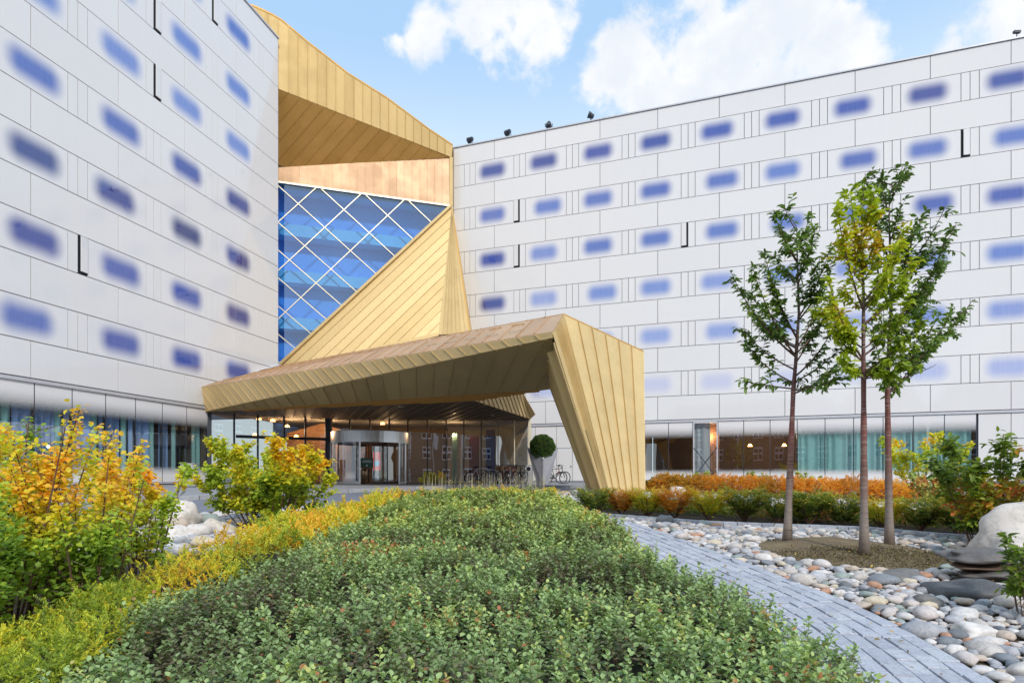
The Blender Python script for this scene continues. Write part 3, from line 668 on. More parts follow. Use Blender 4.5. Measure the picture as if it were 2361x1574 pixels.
# big diagonal fold and the narrow fold beside it
fan(tower, A1, K, Wp, K, 11, M['gold'], 'sheet', rib=.05)
fan(tower, A1, A1 + Vector((.01, 0, 0)), K, Mp, 7, M['gold'], 'sheet', rib=.04)
trimbar(tower, [A1, K], .035, M['gold']); trimbar(tower, [A1, Mp], .05, M['gold_dark'])
off_ = Vector((.25, -.3, -.1))
MB().tube([Wp + Vector((.1, -.1, .1)), A1 + Vector((-.1, -.15, -.1))], .13, 4).build('edge_trim', M['gold'], tower)
MB().tube([Wp + Vector((.9, -.15, -.1)), K + Vector((0, -.15, 0))], .16, 4).build('edge_trim', M['gold'], tower)
q = MB(); q.add([A1, Mp, Vector((Mp.x + .1, 42.0, Mp.z)), Vector((A1.x, 42.4, A1.z))], [(0, 1, 2, 3)]); q.build('side_wall', M['gold'], tower)
q = MB(); q.add([Wp, K, Vector((K.x, K.y + 5, K.z)), Vector((Wp.x, Wp.y + 3, Wp.z))], [(0, 1, 2, 3)]); q.build('backing', M['joint'], tower)

# ---- canopy
can = empty('entrance_canopy', (2.0, 18.5, 0), 0, 'folded gold sheet-metal canopy sweeping from the left wing down to one slanted leg', 'canopy')
V0, V1 = P(464.8, 892.2, 29.8), P(473.9, 948, 30.05)
Q, V7 = P(1275.4, 765.8, 17.0), P(1274.4, 777, 17.0)
PK, RR = P(1298.2, 726.5, 19.0), P(1483.2, 812.5, 20.3)
V6 = P(1279, 893.5, 21.5); V2 = P(1091.3, 921.7, 25.72); V3 = P(1222, 964.5, 33.5); V4 = P(1233, 954.7, 33.0); V5 = P(1202.8, 902.8, 31.0)
Wq = P(643, 844.5, 35.6)
def down(pa, pb, z):   # extend edge pa->pb to height z
    t = (pa.z - z) / (pa.z - pb.z); return pa.lerp(pb, t)
Bi, Bm, Br, Ii = P(1393, 1148, 17.4), P(1401, 1148, 17.5), P(1486, 1136, 18.26), P(1372, 1136, 20.2)
Bi, Bm, Br, Ii = down(Q, Bi, .95), down(PK, Bm, .95), down(RR, Br, .95), down(V6, Ii, 1.0)
# front fascia, soffits
clad(can, [V0, Q, V7, V1], ((982, 873), (1012, 903)), .40, M['gold'], 'fascia_sheet', rib=.03)
def edge_t(px, A_, B_):      # parameter on edge A-B whose image x is px
    lo, hi = 0.0, 1.0
    for _ in range(40):
        m_ = (lo + hi) / 2; p = A_.lerp(B_, m_); x = CX + F * p.x / p.y
        if x < px: lo = m_
        else: hi = m_
    return A_.lerp(B_, lo)
sd = (edge_t(1255, V1, V7), edge_t(1189, V1, V6))
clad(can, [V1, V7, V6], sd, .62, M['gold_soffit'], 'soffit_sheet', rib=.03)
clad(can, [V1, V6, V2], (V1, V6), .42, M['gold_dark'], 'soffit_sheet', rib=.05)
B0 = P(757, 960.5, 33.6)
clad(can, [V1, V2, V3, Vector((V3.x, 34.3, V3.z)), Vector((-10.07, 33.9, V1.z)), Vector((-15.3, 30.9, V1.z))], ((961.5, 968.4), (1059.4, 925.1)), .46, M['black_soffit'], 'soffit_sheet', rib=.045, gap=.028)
fan(can, V2.lerp(V5, .0), V5, V2, V3, 13, M['gold'], 'fascia_sheet', fa=[0] + [i / 13 for i in range(1, 14)])
fan(can, V5, V5 + Vector((.01, 0, 0)), V3, V4, 2, M['gold'], 'fascia_sheet')
fan(can, V2, V5, V6, PK.lerp(RR, .6) - Vector((0, 0, .2)), 3, M['gold_dark'], 'side_sheet', facing=Vector((10, -3, -1)))
# roof
n_ = nrm_of([V0, Q, PK])
if n_.z < 0: n_ = -n_
clad(can, [V0, Q, PK], ((1268, 740), (1250, 760)), .62, M['gold_pink'], 'roof_sheet', rib=.04)
clad(can, [V0, PK, Wq], ((1268, 740), (1250, 760)), .62, M['gold_pink'], 'roof_sheet', rib=.04)
q = MB(); q.add([Wq, PK, RR, V5 + Vector((0, 0, .3)), Vector((V5.x - 2, 36, 8.0)), Vector((-13, 37.5, 8.2))], [(0, 1, 2, 3, 4, 5)]); q.build('roof', M['gold_dark'], can)
# snow guards on the roof slope
for k in range(22):
    t = .05 + k * .042
    for row in (.25, .62):
        a_ = V0.lerp(Q, t); b2 = V0.lerp(PK, t) if t > 0 else V0
        c = a_.lerp(Wq.lerp(PK, max(0, (t - .18) / .82)), row * (1 if t > .1 else .3)); dv = (Q - V0).normalized()
        nn = n_ * .0
        q = MB(); q.tube([c - dv * .26 + n_ * .11, c + dv * .26 + n_ * .11], .014, 4); q.tube([c - dv * .2 + n_ * .02, c - dv * .2 + n_ * .12], .012, 4); q.tube([c + dv * .2 + n_ * .02, c + dv * .2 + n_ * .12], .012, 4)
        q.build('snow_guard', M['brassbar'] if row < .5 else M['gold_dark'], can)
# leg
fan(can, PK, RR, Bm, Br, 6, M['gold'], 'leg_sheet', rib=.05)
fan(can, Q, PK, Bi, Bm, 6, M['gold'], 'leg_sheet', rib=.08)
fan(can, V7.lerp(Bi, .03), V6, Bi, Ii, 7, M['gold'], 'leg_sheet', rib=.20)
fan(can, RR, V6, Br, Ii, 4, M['gold_dark'], 'leg_sheet', facing=Vector((10, 10, 0)))
MB().add([PK, RR, V6, Q], [(0, 1, 2, 3)]).build('backing', M['joint'], can)
trimbar(can, [PK + Vector((0, 0, .03)), RR + Vector((0, 0, .03))], .035, M['gold_dark']); trimbar(can, [Wq, PK], .05, M['gold_dark']); trimbar(can, [V0, Q], .03, M['gold_pink'])
trimbar(can, [Q, Bi], .035, M['gold']); trimbar(can, [RR, Br], .03, M['gold']); trimbar(can, [V0, V1], .03, M['gold']); trimbar(can, [V1, V7], .025, M['gold'])
trimbar(can, [PK, Bm], .03, M['gold']); trimbar(can, [V1, V6], .03, M['gold_dark']); trimbar(can, [V2, V3], .035, M['gold_dark']); trimbar(can, [V3, V4, V5], .035, M['gold_dark'])
# white sloping upstand where the canopy roof meets the left wing
fl = [P(502, 883, 31.0), P(643, 838, 35.7), P(646, 851, 35.3), P(536, 880, 31.0)]
MB().prism(fl, nrm_of(fl), 0, .05).build('flashing', M['trim'], can, fix=True)
# soffit downlights
for px, py in ((924, 935), (1045, 950), (1136, 955)):
    p = onplane(px, py, V1, Vector((0, 0, 1))); MB().lathe([(0, -.05), (.12, -.05), (.14, -.03)], p, 12).build('downlight', M['steel'], can)
# ================================================================= LOBBY
lob = empty('glazed_lobby', (-7, 34, 0), 0, 'dark-framed glass entrance lobby under the gold canopy', 'lobby')
LA, LB, LC, LD = Vector((-15.09, 30.25, 0)), Vector((-10.07, 33.3, 0)), Vector((1.02, 34.0, 0)), Vector((1.1, 39.6, 0))
LT = V1.z + .02
def pxline(px, A_, B_):
    d = (px - CX) / F; t = (A_.x - d * A_.y) / ((A_.x - B_.x) - d * (A_.y - B_.y)); return A_.lerp(B_, t)
def vbar(p, w, dpt, z0, z1, m_, parent, name='mullion', dv=None, push=0.0):
    dv = dv or Vector((1, 0, 0)); nn = Vector((dv.y, -dv.x, 0)).normalized()
    q = MB(); a = dv.normalized() * w / 2; c = [p - a + nn * push, p + a + nn * push, p + a - nn * dpt, p - a - nn * dpt]
    q.prism([Vector((v.x, v.y, z0)) for v in c], Vector((0, 0, 1)), 0, z1 - z0); return q.build(name, m_, parent, fix=True)
def panes(A_, B_, xs, z0, z1, m_, wbar=.05, mbar='darkmetal', skip=()):
    dv = (B_ - A_).normalized(); nn = Vector((dv.y, -dv.x, 0)); ps = [pxline(x, A_, B_) for x in xs]
    for i, (p, r) in enumerate(zip(ps, ps[1:])):
        if i in skip: continue
        q = MB(); q.prism([Vector((p.x, p.y, z0)), Vector((r.x, r.y, z0)), Vector((r.x, r.y, z1)), Vector((p.x, p.y, z1))], nn, -.01, .01); q.build('glass_pane', m_, lob, fix=True)
    for p in ps: vbar(p, wbar, .12, z0, z1, M[mbar], lob, dv=dv, push=.05)
    return ps
LZ = PAVE + .04
panes(LA, LB, [483, 540, 594.6, 655, 704.3, 752], LZ, LT, M['lobby_glass'], .08)
dvb = (LC - LB).normalized()
panes(LB, LC, [762, 806.3, 853, 897.4, 940.7], 4.1, LT, M['lobby_glass'], .06)
panes(LB, LC, [940.7, 985.4, 1028.6, 1069.6, 1109.5, 1148.2], LZ, LT, M['lobby_glass'], .055)
panes(LB, LC, [1148.2, 1186.2, 1219], LZ, LT, M['lobby_glass'], .05, 'brassbar')
vbar(pxline(757, LB, LC), .30, .3, PAVE, LT, M['darkmetal'], lob, dv=dvb, push=.08, name='pillar')
vbar(pxline(482, LA, LB), .22, .3, PAVE, LT, M['darkmetal'], lob, dv=(LB - LA), push=.08, name='pillar')
for A_, B_ in ((LA, LB), (LB, LC)):
    q = MB(); q.tube([Vector((A_.x, A_.y, LZ - .03)), Vector((B_.x, B_.y, LZ - .03))], .05, 4); q.build('sill', M['darkmetal'], lob)
    q = MB(); q.tube([Vector((A_.x, A_.y, LT)), Vector((B_.x, B_.y, LT))], .06, 4); q.build('head_rail', M['darkmetal'], lob)
a_, b_ = pxline(545, LA, LB), pxline(757, LA, LB); MB().tube([Vector((a_.x, a_.y - .05, 3.75)), Vector((b_.x, b_.y - .05, 3.75))], .10, 4).build('transom', M['darkmetal'], lob)
q = MB(); q.prism([Vector((LC.x, LC.y, LZ)), Vector((LD.x, LD.y, LZ)), Vector((LD.x, LD.y, LT)), Vector((LC.x, LC.y, LT))], Vector((1, 0, 0)), 0, .02); q.build('glass_pane', M['lobby_glass'], lob, fix=True)
vbar(LC, .10, .1, PAVE, LT, M['brassbar'], lob, push=.04, name='corner_post')
# interior: back wall, floor, ceiling, timber volume, pendants
def quadz(p0, p1, z0, z1, th, m_, name, parent=lob):
    dv = (p1 - p0); dv.z = 0; nn = Vector((dv.y, -dv.x, 0)).normalized()
    return MB().prism([Vector((p0.x, p0.y, z0)), Vector((p1.x, p1.y, z0)), Vector((p1.x, p1.y, z1)), Vector((p0.x, p0.y, z1))], nn, 0, th).build(name, m_, parent, fix=True)
quadz(Vector((-14.0, 39.9, 0)), Vector((-4.2, 39.9, 0)), PAVE, 5.2, .1, M['brownwall'], 'interior_wall')
quadz(Vector((-4.2, 39.9, 0)), Vector((1.0, 39.9, 0)), PAVE, 5.2, .1, M['ceiling'], 'interior_wall')
MB().prism([Vector((-15.6, 30.4, PAVE)), Vector((-10.1, 33.4, PAVE)), Vector((1.0, 34.1, PAVE)), Vector((1.0, 39.8, PAVE)), Vector((-14, 39.8, PAVE))], Vector((0, 0, 1)), .0, .02).build('interior_floor', M['brownwall'], lob, fix=True)
MB().prism([Vector((-15.2, 30.5, LT)), Vector((-10.1, 33.6, LT)), Vector((1.0, 34.2, LT)), Vector((1.0, 39.8, LT)), Vector((-14, 39.8, LT))], Vector((0, 0, 1)), .03, .2).build('interior_ceiling', M['ceiling'], lob, fix=True)
quadz(Vector((-13.4, 36.2, 0)), Vector((-9.6, 36.4, 0)), PAVE, 4.3, .1, M['orangewall'], 'timber_wall')
MB().add([Vector((-13.4, 36.1, 4.3)), Vector((-9.6, 36.3, 4.3)), Vector((-11.3, 36.2, 4.9))], [(0, 1, 2)]).build('timber_wall', M['orangewall'], lob)
quadz(Vector((-3.6, 36.6, 0)), Vector((-3.3, 36.6, 0)), PAVE, 4.3, .1, simple('mint_column', (.38, .70, .60)), 'column')
quadz(Vector((-2.6, 37, 0)), Vector((-2.0, 37, 0)), PAVE, 4.2, .1, simple('deep_red_banner', (.25, .03, .025)), 'wall_banner')
quadz(Vector((-1.55, 36.2, 0)), Vector((-1.0, 36.2, 0)), PAVE, 4.5, .1, simple('royal_blue_banner', (.03, .08, .42)), 'wall_banner')
q = MB(); q.b2((-7.0, 36.0, PAVE + .40), (-4.6, 36.4, PAVE + .48)); q.b2((-6.9, 36.1, PAVE), (-6.8, 36.3, PAVE + .4)); q.b2((-4.8, 36.1, PAVE), (-4.7, 36.3, PAVE + .4)); o = q.build('bench', M['wood'], lob)
for px, py, Z in ((559, 963, 33.5), (597, 967, 34), (629, 971, 34.5), (588, 1004, 35), (683, 1007, 35), (662, 984, 35), (882, 978, 36.5)):
    p = P(px, py, Z)
    if p.z < LT: MB().lathe([(.0, .14), (.06, .13), (.15, .0), (.0, .0)], p, 12).build('pendant_lamp', M['lamp'], lob)
def plight(x, y, z, e, r=.12):
    l_ = bpy.data.lights.new('pendant_light', 'POINT'); l_.energy = e; l_.color = (1, .62, .32); l_.shadow_soft_size = r; o = bpy.data.objects.new('pendant_light', l_); o.location = (x, y, z); COL.objects.link(o)
for x, y in ((-12.6, 34.6), (-10.6, 35.2), (-11.5, 33.8), (-7.4, 36.5), (-3.5, 36.5)): plight(x, y, 4.3, 80)
for s_ in (3.85, 4.5, 5.05): v_ = wr.matrix_basis @ Vector((s_ * BAY, 1.1, 4.2)); plight(v_.x, v_.y, v_.z, 55)
# revolving door
rc = P(854, 1103, 33.35); rc.z = 0; rr = 2.10
rev = empty('revolving_door', (rc.x, rc.y, 0), 0, 'round brushed-steel revolving door with curved glass sides', 'revolving door')
q = MB(); q.lathe([(rr - .12, 3.50), (rr, 3.50), (rr, 3.78)], (rc.x, rc.y, 0), 56); q.lathe([(rr, 3.80), (rr, 4.10), (rr - .1, 4.14), (0, 4.16)], (rc.x, rc.y, 0), 56); q.lathe([(rr - .02, 3.77), (rr - .02, 3.81)], (rc.x, rc.y, 0), 56); q.build('drum_band', M['steel'], rev, smooth=False)
MB().lathe([(0, 3.49), (rr - .05, 3.49)], (rc.x, rc.y, 0), 40).build('drum_ceiling', M['ceiling'], rev)
def ang_of(px):
    best = None
    for i in range(1800):
        a = -math.pi + math.pi * i / 1800
        x, y = rc.x + rr * math.cos(a), rc.y + rr * math.sin(a); e = abs(CX + F * x / y - px)
        if best is None or e < best[0]: best = (e, a)
    return best[1]
aL0, aL1, aR0, aR1 = -math.pi + .25, ang_of(829), ang_of(921), -.25
for (a0, a1) in ((aL0, aL1), (aR0, aR1), (math.pi - .6, math.pi + .1), (-.1, .6)):
    MB().lathe([(rr - .03, PAVE + .14), (rr - .03, 3.5)], (rc.x, rc.y, 0), 14, a0, a1).build('curved_glass', M['door_glass'], rev, smooth=True)
    MB().lathe([(rr - .06, PAVE), (rr, PAVE), (rr, PAVE + .14), (rr - .06, PAVE + .14)], (rc.x, rc.y, 0), 14, a0, a1).build('base_ring', M['steel'], rev)
for a in (aL0, ang_of(770), aL1, aR0, ang_of(935), aR1):
    x, y = rc.x + (rr - .02) * math.cos(a), rc.y + (rr - .02) * math.sin(a)
    MB().tube([(x, y, PAVE), (x, y, 3.5)], .045, 6).build('post', M['steel'], rev)
for a in (-2.45, -.85, .6, 2.2):
    c, s_ = math.cos(a), math.sin(a); p0 = Vector((rc.x + .25 * c, rc.y + .25 * s_, 0)); p1 = Vector((rc.x + (rr - .25) * c, rc.y + (rr - .25) * s_, 0))
    w_ = quadz(p0, p1, PAVE + .1, 3.4, .02, M['door_glass'], 'door_leaf', rev)
    q = MB(); u = [Vector((p.x, p.y, z)) for p, z in ((p0, PAVE + .08), (p1, PAVE + .08), (p1, 3.42), (p0, 3.42), (p0, PAVE + .08))]
    for i in range(4): q.tube([u[i], u[i + 1]], .035, 4)
    q.build('door_frame', M['darkmetal'], rev)
# sign, screen and vase seen through the door
sg = empty('easel_sign', P(846, 1103, 31.6).to_tuple()[:2] + (PAVE,), 0, 'dark green welcome sign on an easel inside the revolving door', 'sign')
sp = sg.location
q = MB(); q.b2((sp.x - .33, sp.y - .02, PAVE + .85), (sp.x + .33, sp.y + .02, PAVE + 1.35)); q.build('board', M['green_sign'], sg)
q = MB()
for i, w_ in enumerate((.20, .24, .26)): q.b2((sp.x - w_, sp.y - .026, PAVE + 1.22 - i * .05), (sp.x + w_, sp.y - .021, PAVE + 1.24 - i * .05))
q.b2((sp.x - .04, sp.y - .026, PAVE + .93), (sp.x + .04, sp.y - .021, PAVE + 1.01)); q.build('lettering', M['lettering'], sg)
for dx in (-.2, .2): MB().tube([(sp.x, sp.y + .1, PAVE + 1.2), (sp.x + dx, sp.y + .15, PAVE)], .012, 4).build('leg', M['darkmetal'], sg)
vp = P(843, 1103, 31.9)
vs_ = MB().lathe([(0, 0), (.10, 0), (.13, .08), (.19, .35), (.21, .6), (.16, .78), (.10, .86), (.12, .93), (.08, .93)], (0, 0, 0), 20).mesh('vase', M['bronze'], smooth=True)
tag(inst('vase', vs_, (vp.x, vp.y - .3, PAVE)), 'tall bronze floor vase below the green sign', 'vase')
scn = empty('display_screen', P(868, 1103, 35.5).to_tuple()[:2] + (2.6,), 0, 'black-framed backlit poster screen glowing red and blue inside the entrance', 'screen')
p = scn.location
q = MB(); q.b2((p.x - .30, p.y, 2.0), (p.x + .30, p.y + .08, 3.25)); q.build('frame', M['dark'], scn)
q = MB(); q.b2((p.x - .24, p.y - .012, 2.07), (p.x + .24, p.y - .002, 3.18)); q.build('panel', M['poster'], scn)
q = MB(); q.b2((p.x - .15, p.y - .02, 2.35), (p.x + .18, p.y - .014, 2.65)); q.build('picture', M['poster_b'], scn)

# ================================================================= STREET FURNITURE
pc = P(1251, 1103, 29.5)
pl = empty('planter', (pc.x, pc.y, PAVE), 0, 'tall grey V-notched metal planter holding the clipped box ball', 'planter')
def ring(w, z0, zs):  # diamond plan with a corner facing the camera
    return [Vector((pc.x + dx * w, pc.y + dy * w, PAVE + z)) for (dx, dy), z in zip(((0, -1), (1, 0), (0, 1), (-1, 0)), zs)]
lo, hi = ring(.27, 0, (0, 0, 0, 0)), ring(.74, 0, (1.28, 1.74, 1.28, 1.82))
lo[0].y = pc.y - .3; hi[0].y = pc.y - .42; hi[0].x += 0
for i in range(4):
    a, b_ = i, (i + 1) % 4; MB().prism([lo[a], lo[b_], hi[b_], hi[a]], nrm_of([lo[a], lo[b_], hi[b_]]), 0, .02).build('side_panel', simple('grey_planter_metal', (.40, .395, .42), .45, .2) if i == 0 else bpy.data.materials['grey_planter_metal'], pl, fix=True)
MB().prism([v.lerp(Vector((pc.x, pc.y, v.z)), .12) - Vector((0, 0, .25)) for v in hi], Vector((0, 0, 1)), 0, .02).build('soil', M['soil'], pl, fix=True)
MB().lathe([(0, .05), (.04, .03), (.045, 0), (.03, -.04), (0, -.05)], hi[0] + Vector((0, -.03, -.02)), 8).build('knob', M['white'], pl)

def leaves(Pn, A, N, L, Wd, fold=.18):
    """arrays of leaf bases, axes, normals, lengths, widths -> verts, quads"""
    A = A / np.linalg.norm(A, axis=1, keepdims=True); S = np.cross(A, N); S /= (np.linalg.norm(S, axis=1, keepdims=True) + 1e-9); Nn = np.cross(S, A)
    L = L[:, None]; Wd = Wd[:, None]
    v = np.stack([Pn, Pn + A * L * .35 + S * Wd * .5 + Nn * Wd * fold, Pn + A * L * .75 + S * Wd * .36 + Nn * Wd * fold * .7, Pn + A * L - Nn * L * .08,
                  Pn + A * L * .75 - S * Wd * .36 + Nn * Wd * fold * .7, Pn + A * L * .35 - S * Wd * .5 + Nn * Wd * fold], 1).reshape(-1, 3)
    k = np.arange(len(Pn))[:, None] * 6
    f = np.concatenate([k + np.array([[0, 3, 2, 1]]), k + np.array([[0, 5, 4, 3]])], 0)
    return v, f
def diamonds(Pn, A, N, L, Wd):
    A = A / np.linalg.norm(A, axis=1, keepdims=True); S = np.cross(A, N); S /= (np.linalg.norm(S, axis=1, keepdims=True) + 1e-9)
    L = L[:, None]; Wd = Wd[:, None]
    v = np.stack([Pn, Pn + A * L * .5 + S * Wd * .5, Pn + A * L, Pn + A * L * .5 - S * Wd * .5], 1).reshape(-1, 3)
    return v, np.arange(len(Pn) * 4).reshape(-1, 4)
def rvec(n, z=0.0, s=1.0):
    v = RNG.normal(size=(n, 3)) * s; v[:, 2] += z; return v
def unit(v): return v / (np.linalg.norm(v, axis=1, keepdims=True) + 1e-9)
# topiary
tb = empty('box_ball', (pc.x, pc.y, PAVE + 1.80), 0, 'round clipped green box bush sitting in the grey planter', 'topiary')
n_ = 9000; d_ = unit(rvec(n_)); rad = .61 * (1 + .05 * np.sin(d_[:, 0] * 9) * np.cos(d_[:, 2] * 8)) - np.abs(RNG.normal(size=n_)) * .03
Pb = d_ * rad[:, None] + np.array([pc.x, pc.y, PAVE + 1.80]); v, f = leaves(Pb, d_ + rvec(n_, 0, .7), rvec(n_), RNG.uniform(.04, .07, n_), RNG.uniform(.022, .035, n_))
fast('foliage', v, f, np.repeat(RNG.random(n_), 6), M['leaf_box'], tb)
MB().lathe([(0.01, .54)] + [(.55 * math.cos(a), .55 * math.sin(a)) for a in np.linspace(1.4, -1.4, 12)], (pc.x, pc.y, PAVE + 1.80), 20).build('branches', M['under'], tb)  # solid dark core, shade between the leaves put into its colour
# litter bins
def bin_(x, y, w, h, rz, label):
    r_ = empty('litter_bin', (x, y, PAVE), rz, label, 'litter bin', 'litter bins on the forecourt'); d = w * .8; hz = h * .80; hr = w * .27
    q = MB(); hw = w / 2; k = 16
    outer = [(-hw, 0), (hw, 0), (hw, h), (-hw, h)]
    # front plate with a round hole
    circ = [(hr * math.cos(2 * math.pi * i / k), hz + hr * math.sin(2 * math.pi * i / k)) for i in range(k)]
    sq = []
    for i in range(k):
        a = 2 * math.pi * i / k; c, s_ = math.cos(a), math.sin(a)
        t = min(hw / abs(c) if abs(c) > 1e-6 else 1e9, (h - hz) / s_ if s_ > 1e-6 else (hz / -s_ if s_ < -1e-6 else 1e9)); sq.append((c * t, hz + s_ * t))
    for ysg in (-1, 1):
        vs = [(x_, ysg * d / 2, z) for x_, z in circ] + [(x_, ysg * d / 2, z) for x_, z in sq]
        q.add(vs, [(i, (i + 1) % k, (i + 1) % k + k, i + k) for i in range(k)])
        q.add([(hw, ysg * d / 2, h), (-hw, ysg * d / 2, h), (-hw, ysg * d / 2, 0), (hw, ysg * d / 2, 0), (sq[2][0], ysg * d / 2, sq[2][1]), (sq[6][0], ysg * d / 2, sq[6][1]), (sq[10][0], ysg * d / 2, sq[10][1]), (sq[14][0], ysg * d / 2, sq[14][1])], [(0, 4, 7), (1, 5, 6), (2, 6, 5), (3, 7, 4)] if False else [])
    q.b2((-hw, -d / 2, 0), (-hw + .02, d / 2, h)); q.b2((hw - .02, -d / 2, 0), (hw, d / 2, h)); q.b2((-hw, -d / 2, h), (hw, d / 2, h + .02))
    q.b2((-hw + .02, -d / 2 + .012, 0), (hw - .02, -d / 2 + .02, hz - hr - .02))
    q.build('housing', M['bin'], r_, world=False)
    q = MB(); q.lathe([(hr * 1.02, -.02), (hr * 1.18, -.02), (hr * 1.18, .02), (hr * 1.02, .02)], (0, 0, 0), 20)
    q.v = [(v_[0], -d / 2 - v_[2] * .5 - .01, hz + v_[1]) for v_ in q.v]; q.build('rim', M['white'], r_, world=False)
    q = MB(); q.b2((-hw + .03, -d / 2 + .06, .05), (hw - .03, d / 2 - .03, h - .02)); q.build('liner', M['dark'], r_, world=False)
M['bin'] = simple('grey_bin_steel', (.46, .45, .45), .4, .3)
b1 = P(437, 1103, 22.8); bin_(b1.x, b1.y, .50, .84, .15, 'grey steel litter bin with a round hole by the left wing glazing')
b1 = P(1219, 1103, 32.8); bin_(b1.x, b1.y, .46, 1.0, -.1, 'grey litter bin between the parked bicycles and the planter')
# bicycles
BK = {}
def bike_meshes(fcol):
    if fcol in BK: return BK[fcol]
    m_ = {'k': simple('black_bike_frame', (.02, .02, .024), .35), 'w': simple('silver_bike_frame', (.70, .72, .78), .3), 'r': simple('red_bike_frame', (.42, .04, .03), .35)}[fcol] if fcol not in M else M[fcol]
    M[fcol] = m_; r_ = .34; rb, fb, bb, st_, hd = (-.52, 0, r_), (.54, 0, r_), (-.08, 0, .30), (-.22, 0, .80), (.36, 0, .84)
    fr = MB(); hd2 = (.40, 0, .68)
    for a, b_ in ((bb, st_), (bb, hd2), (st_, hd), (hd, hd2), (bb, rb), (st_, rb)): fr.tube([a, b_], .019, 6)
    fork = MB()
    for sy in (-.05, .05): fork.tube([(.41, sy * .6, .66), (.54, sy, r_)], .012, 5)
    sad = MB(); sad.add([(-.38, -.08, .93), (-.38, .08, .93), (-.10, .025, .95), (-.10, -.025, .95), (-.38, -.07, .88), (-.38, .07, .88), (-.10, .02, .91), (-.10, -.02, .91)], [(0, 1, 2, 3), (7, 6, 5, 4), (0, 4, 5, 1), (1, 5, 6, 2), (2, 6, 7, 3), (3, 7, 4, 0)]); sad.tube([st_, (-.25, 0, .90)], .014, 5)
    hb = MB(); hb.tube([(.36, 0, .84), (.34, 0, .98), (.40, 0, 1.0)], .014, 5); hb.tube([(.28, -.29, 1.02), (.38, -.15, 1.01), (.40, 0, 1.0), (.38, .15, 1.01), (.28, .29, 1.02)], .014, 5)
    cr = MB(); cr.torus(bb, .085, .012, seg=14, k=4); cr.tube([(-.08, -.06, .30), (-.02, -.07, .14)], .012, 4); cr.tube([(-.08, .06, .30), (-.14, .07, .46)], .012, 4); cr.box((-.02, -.11, .14), (.09, .08, .02)); cr.box((-.14, .11, .46), (.09, .08, .02)); cr.tube([(-.08, .03, .385), (-.52, .03, .37)], .006, 3); cr.tube([(-.08, .03, .215), (-.52, .03, .31)], .006, 3)
    tyre = MB().torus((0, 0, 0), .325, .020, seg=26, k=6); rim = MB().torus((0, 0, 0), .295, .010, seg=22, k=4)
    for i in range(12):
        a = math.pi * 2 * i / 12; rim.tube([(0, 0, 0), (.295 * math.cos(a), 0, .295 * math.sin(a))], .003, 3)
    rack = MB()
    for sy in (-.05, .05): rack.tube([(-.25, sy, .74), (-.66, sy, .74)], .007, 4); rack.tube([(-.6, sy, .74), (-.52, sy, r_)], .007, 4)
    mud = MB().torus((0, 0, 0), .36, .012, seg=26, k=4)
    BK[fcol] = dict(frame=(fr.mesh('frame', m_), (0, 0, 0)), fork=(fork.mesh('fork', m_), (0, 0, 0)), saddle=(sad.mesh('saddle', M['dark']), (0, 0, 0)), handlebar=(hb.mesh('handlebar', M['darkmetal']), (0, 0, 0)),
                    crankset=(cr.mesh('crankset', M['darkmetal']), (0, 0, 0)), rack=(rack.mesh('rack', M['darkmetal']), (0, 0, 0)), tyre=tyre.mesh('tyre', M['dark']), rim=rim.mesh('rim', M['steel']), rb=rb, fb=fb)
    return BK[fcol]
helm = MB().lathe([(.14, 0), (.135, .06), (.10, .11), (.04, .14), (0, .145)], (0, 0, 0), 12).mesh('helmet', M['bin'], smooth=True)
def bike(px, Z, rz, fcol, label, lean=.08, extra=None):
    D_ = bike_meshes(fcol); p = P(px, 1103, Z); r_ = empty('bicycle', (p.x, p.y, PAVE), rz, label, 'bicycle', 'bicycles parked outside the lobby'); r_.rotation_euler.x = lean
    for nm in ('frame', 'fork', 'saddle', 'handlebar', 'crankset', 'rack'):
        o = bpy.data.objects.new(nm, D_[nm][0]); link(o, r_)
    for q_ in (D_['rb'], D_['fb']):
        w_ = bpy.data.objects.new('wheel', D_['tyre']); w_.location = q_; link(w_, r_); w2 = bpy.data.objects.new('rim', D_['rim']); link(w2, w_)
    if extra == 'bag':
        o = MB().box((-.5, 0, .84), (.34, .30, .22)).build('bag', M['orangewall'], r_, world=False)
    if extra == 'basket':
        o = MB().box((.60, 0, .90), (.26, .34, .24)).build('basket', M['joint'], r_, world=False)
    return r_
bike(1108, 32.4, .05, 'w', 'silver framed bicycle at the left end of the row of parked bicycles')
bike(1137, 32.6, .75, 'k', 'black bicycle with its front wheel turned away, second in the row')
bike(1160, 32.4, 1.15, 'r', 'red bicycle third in the row, in front of a glass mullion', extra='bag')
bike(1172, 33.0, 1.35, 'k', 'black bicycle wedged in the middle of the row', extra='basket')
bike(1180, 32.0, -1.1, 'r', 'red bicycle with a bag on its rack in the middle of the row', extra='bag')
bike(1190, 32.8, .95, 'k', 'black city bicycle fifth from the planter side of the row')
bike(1203, 32.2, 1.9, 'k', 'black bicycle at the right end of the row next to the litter bin', extra='basket')
bk = bike(1281, 33.0, .35, 'k', 'black bicycle with a helmet on its handlebar right of the planter')
bike(1273, 34.0, .2, 'k', 'black bicycle half hidden behind the planter')
p = P(1299, 1083, 32.6); h_ = inst('helmet', helm, (p.x, p.y, PAVE + .85)); tag(h_, 'small grey helmet hanging on a bicycle handlebar right of the planter', 'helmet')
# bike stand hoop
q = MB(); p = P(1150, 1103, 32.0); q.tube([(p.x - .5, p.y, PAVE), (p.x - .5, p.y, PAVE + .75), (p.x + .6, p.y, PAVE + .75), (p.x + .6, p.y, PAVE)], .02, 6); o = q.build('bicycle_stand', M['steel']); tag(o, 'low steel hoop stand among the parked bicycles', 'bicycle stand')
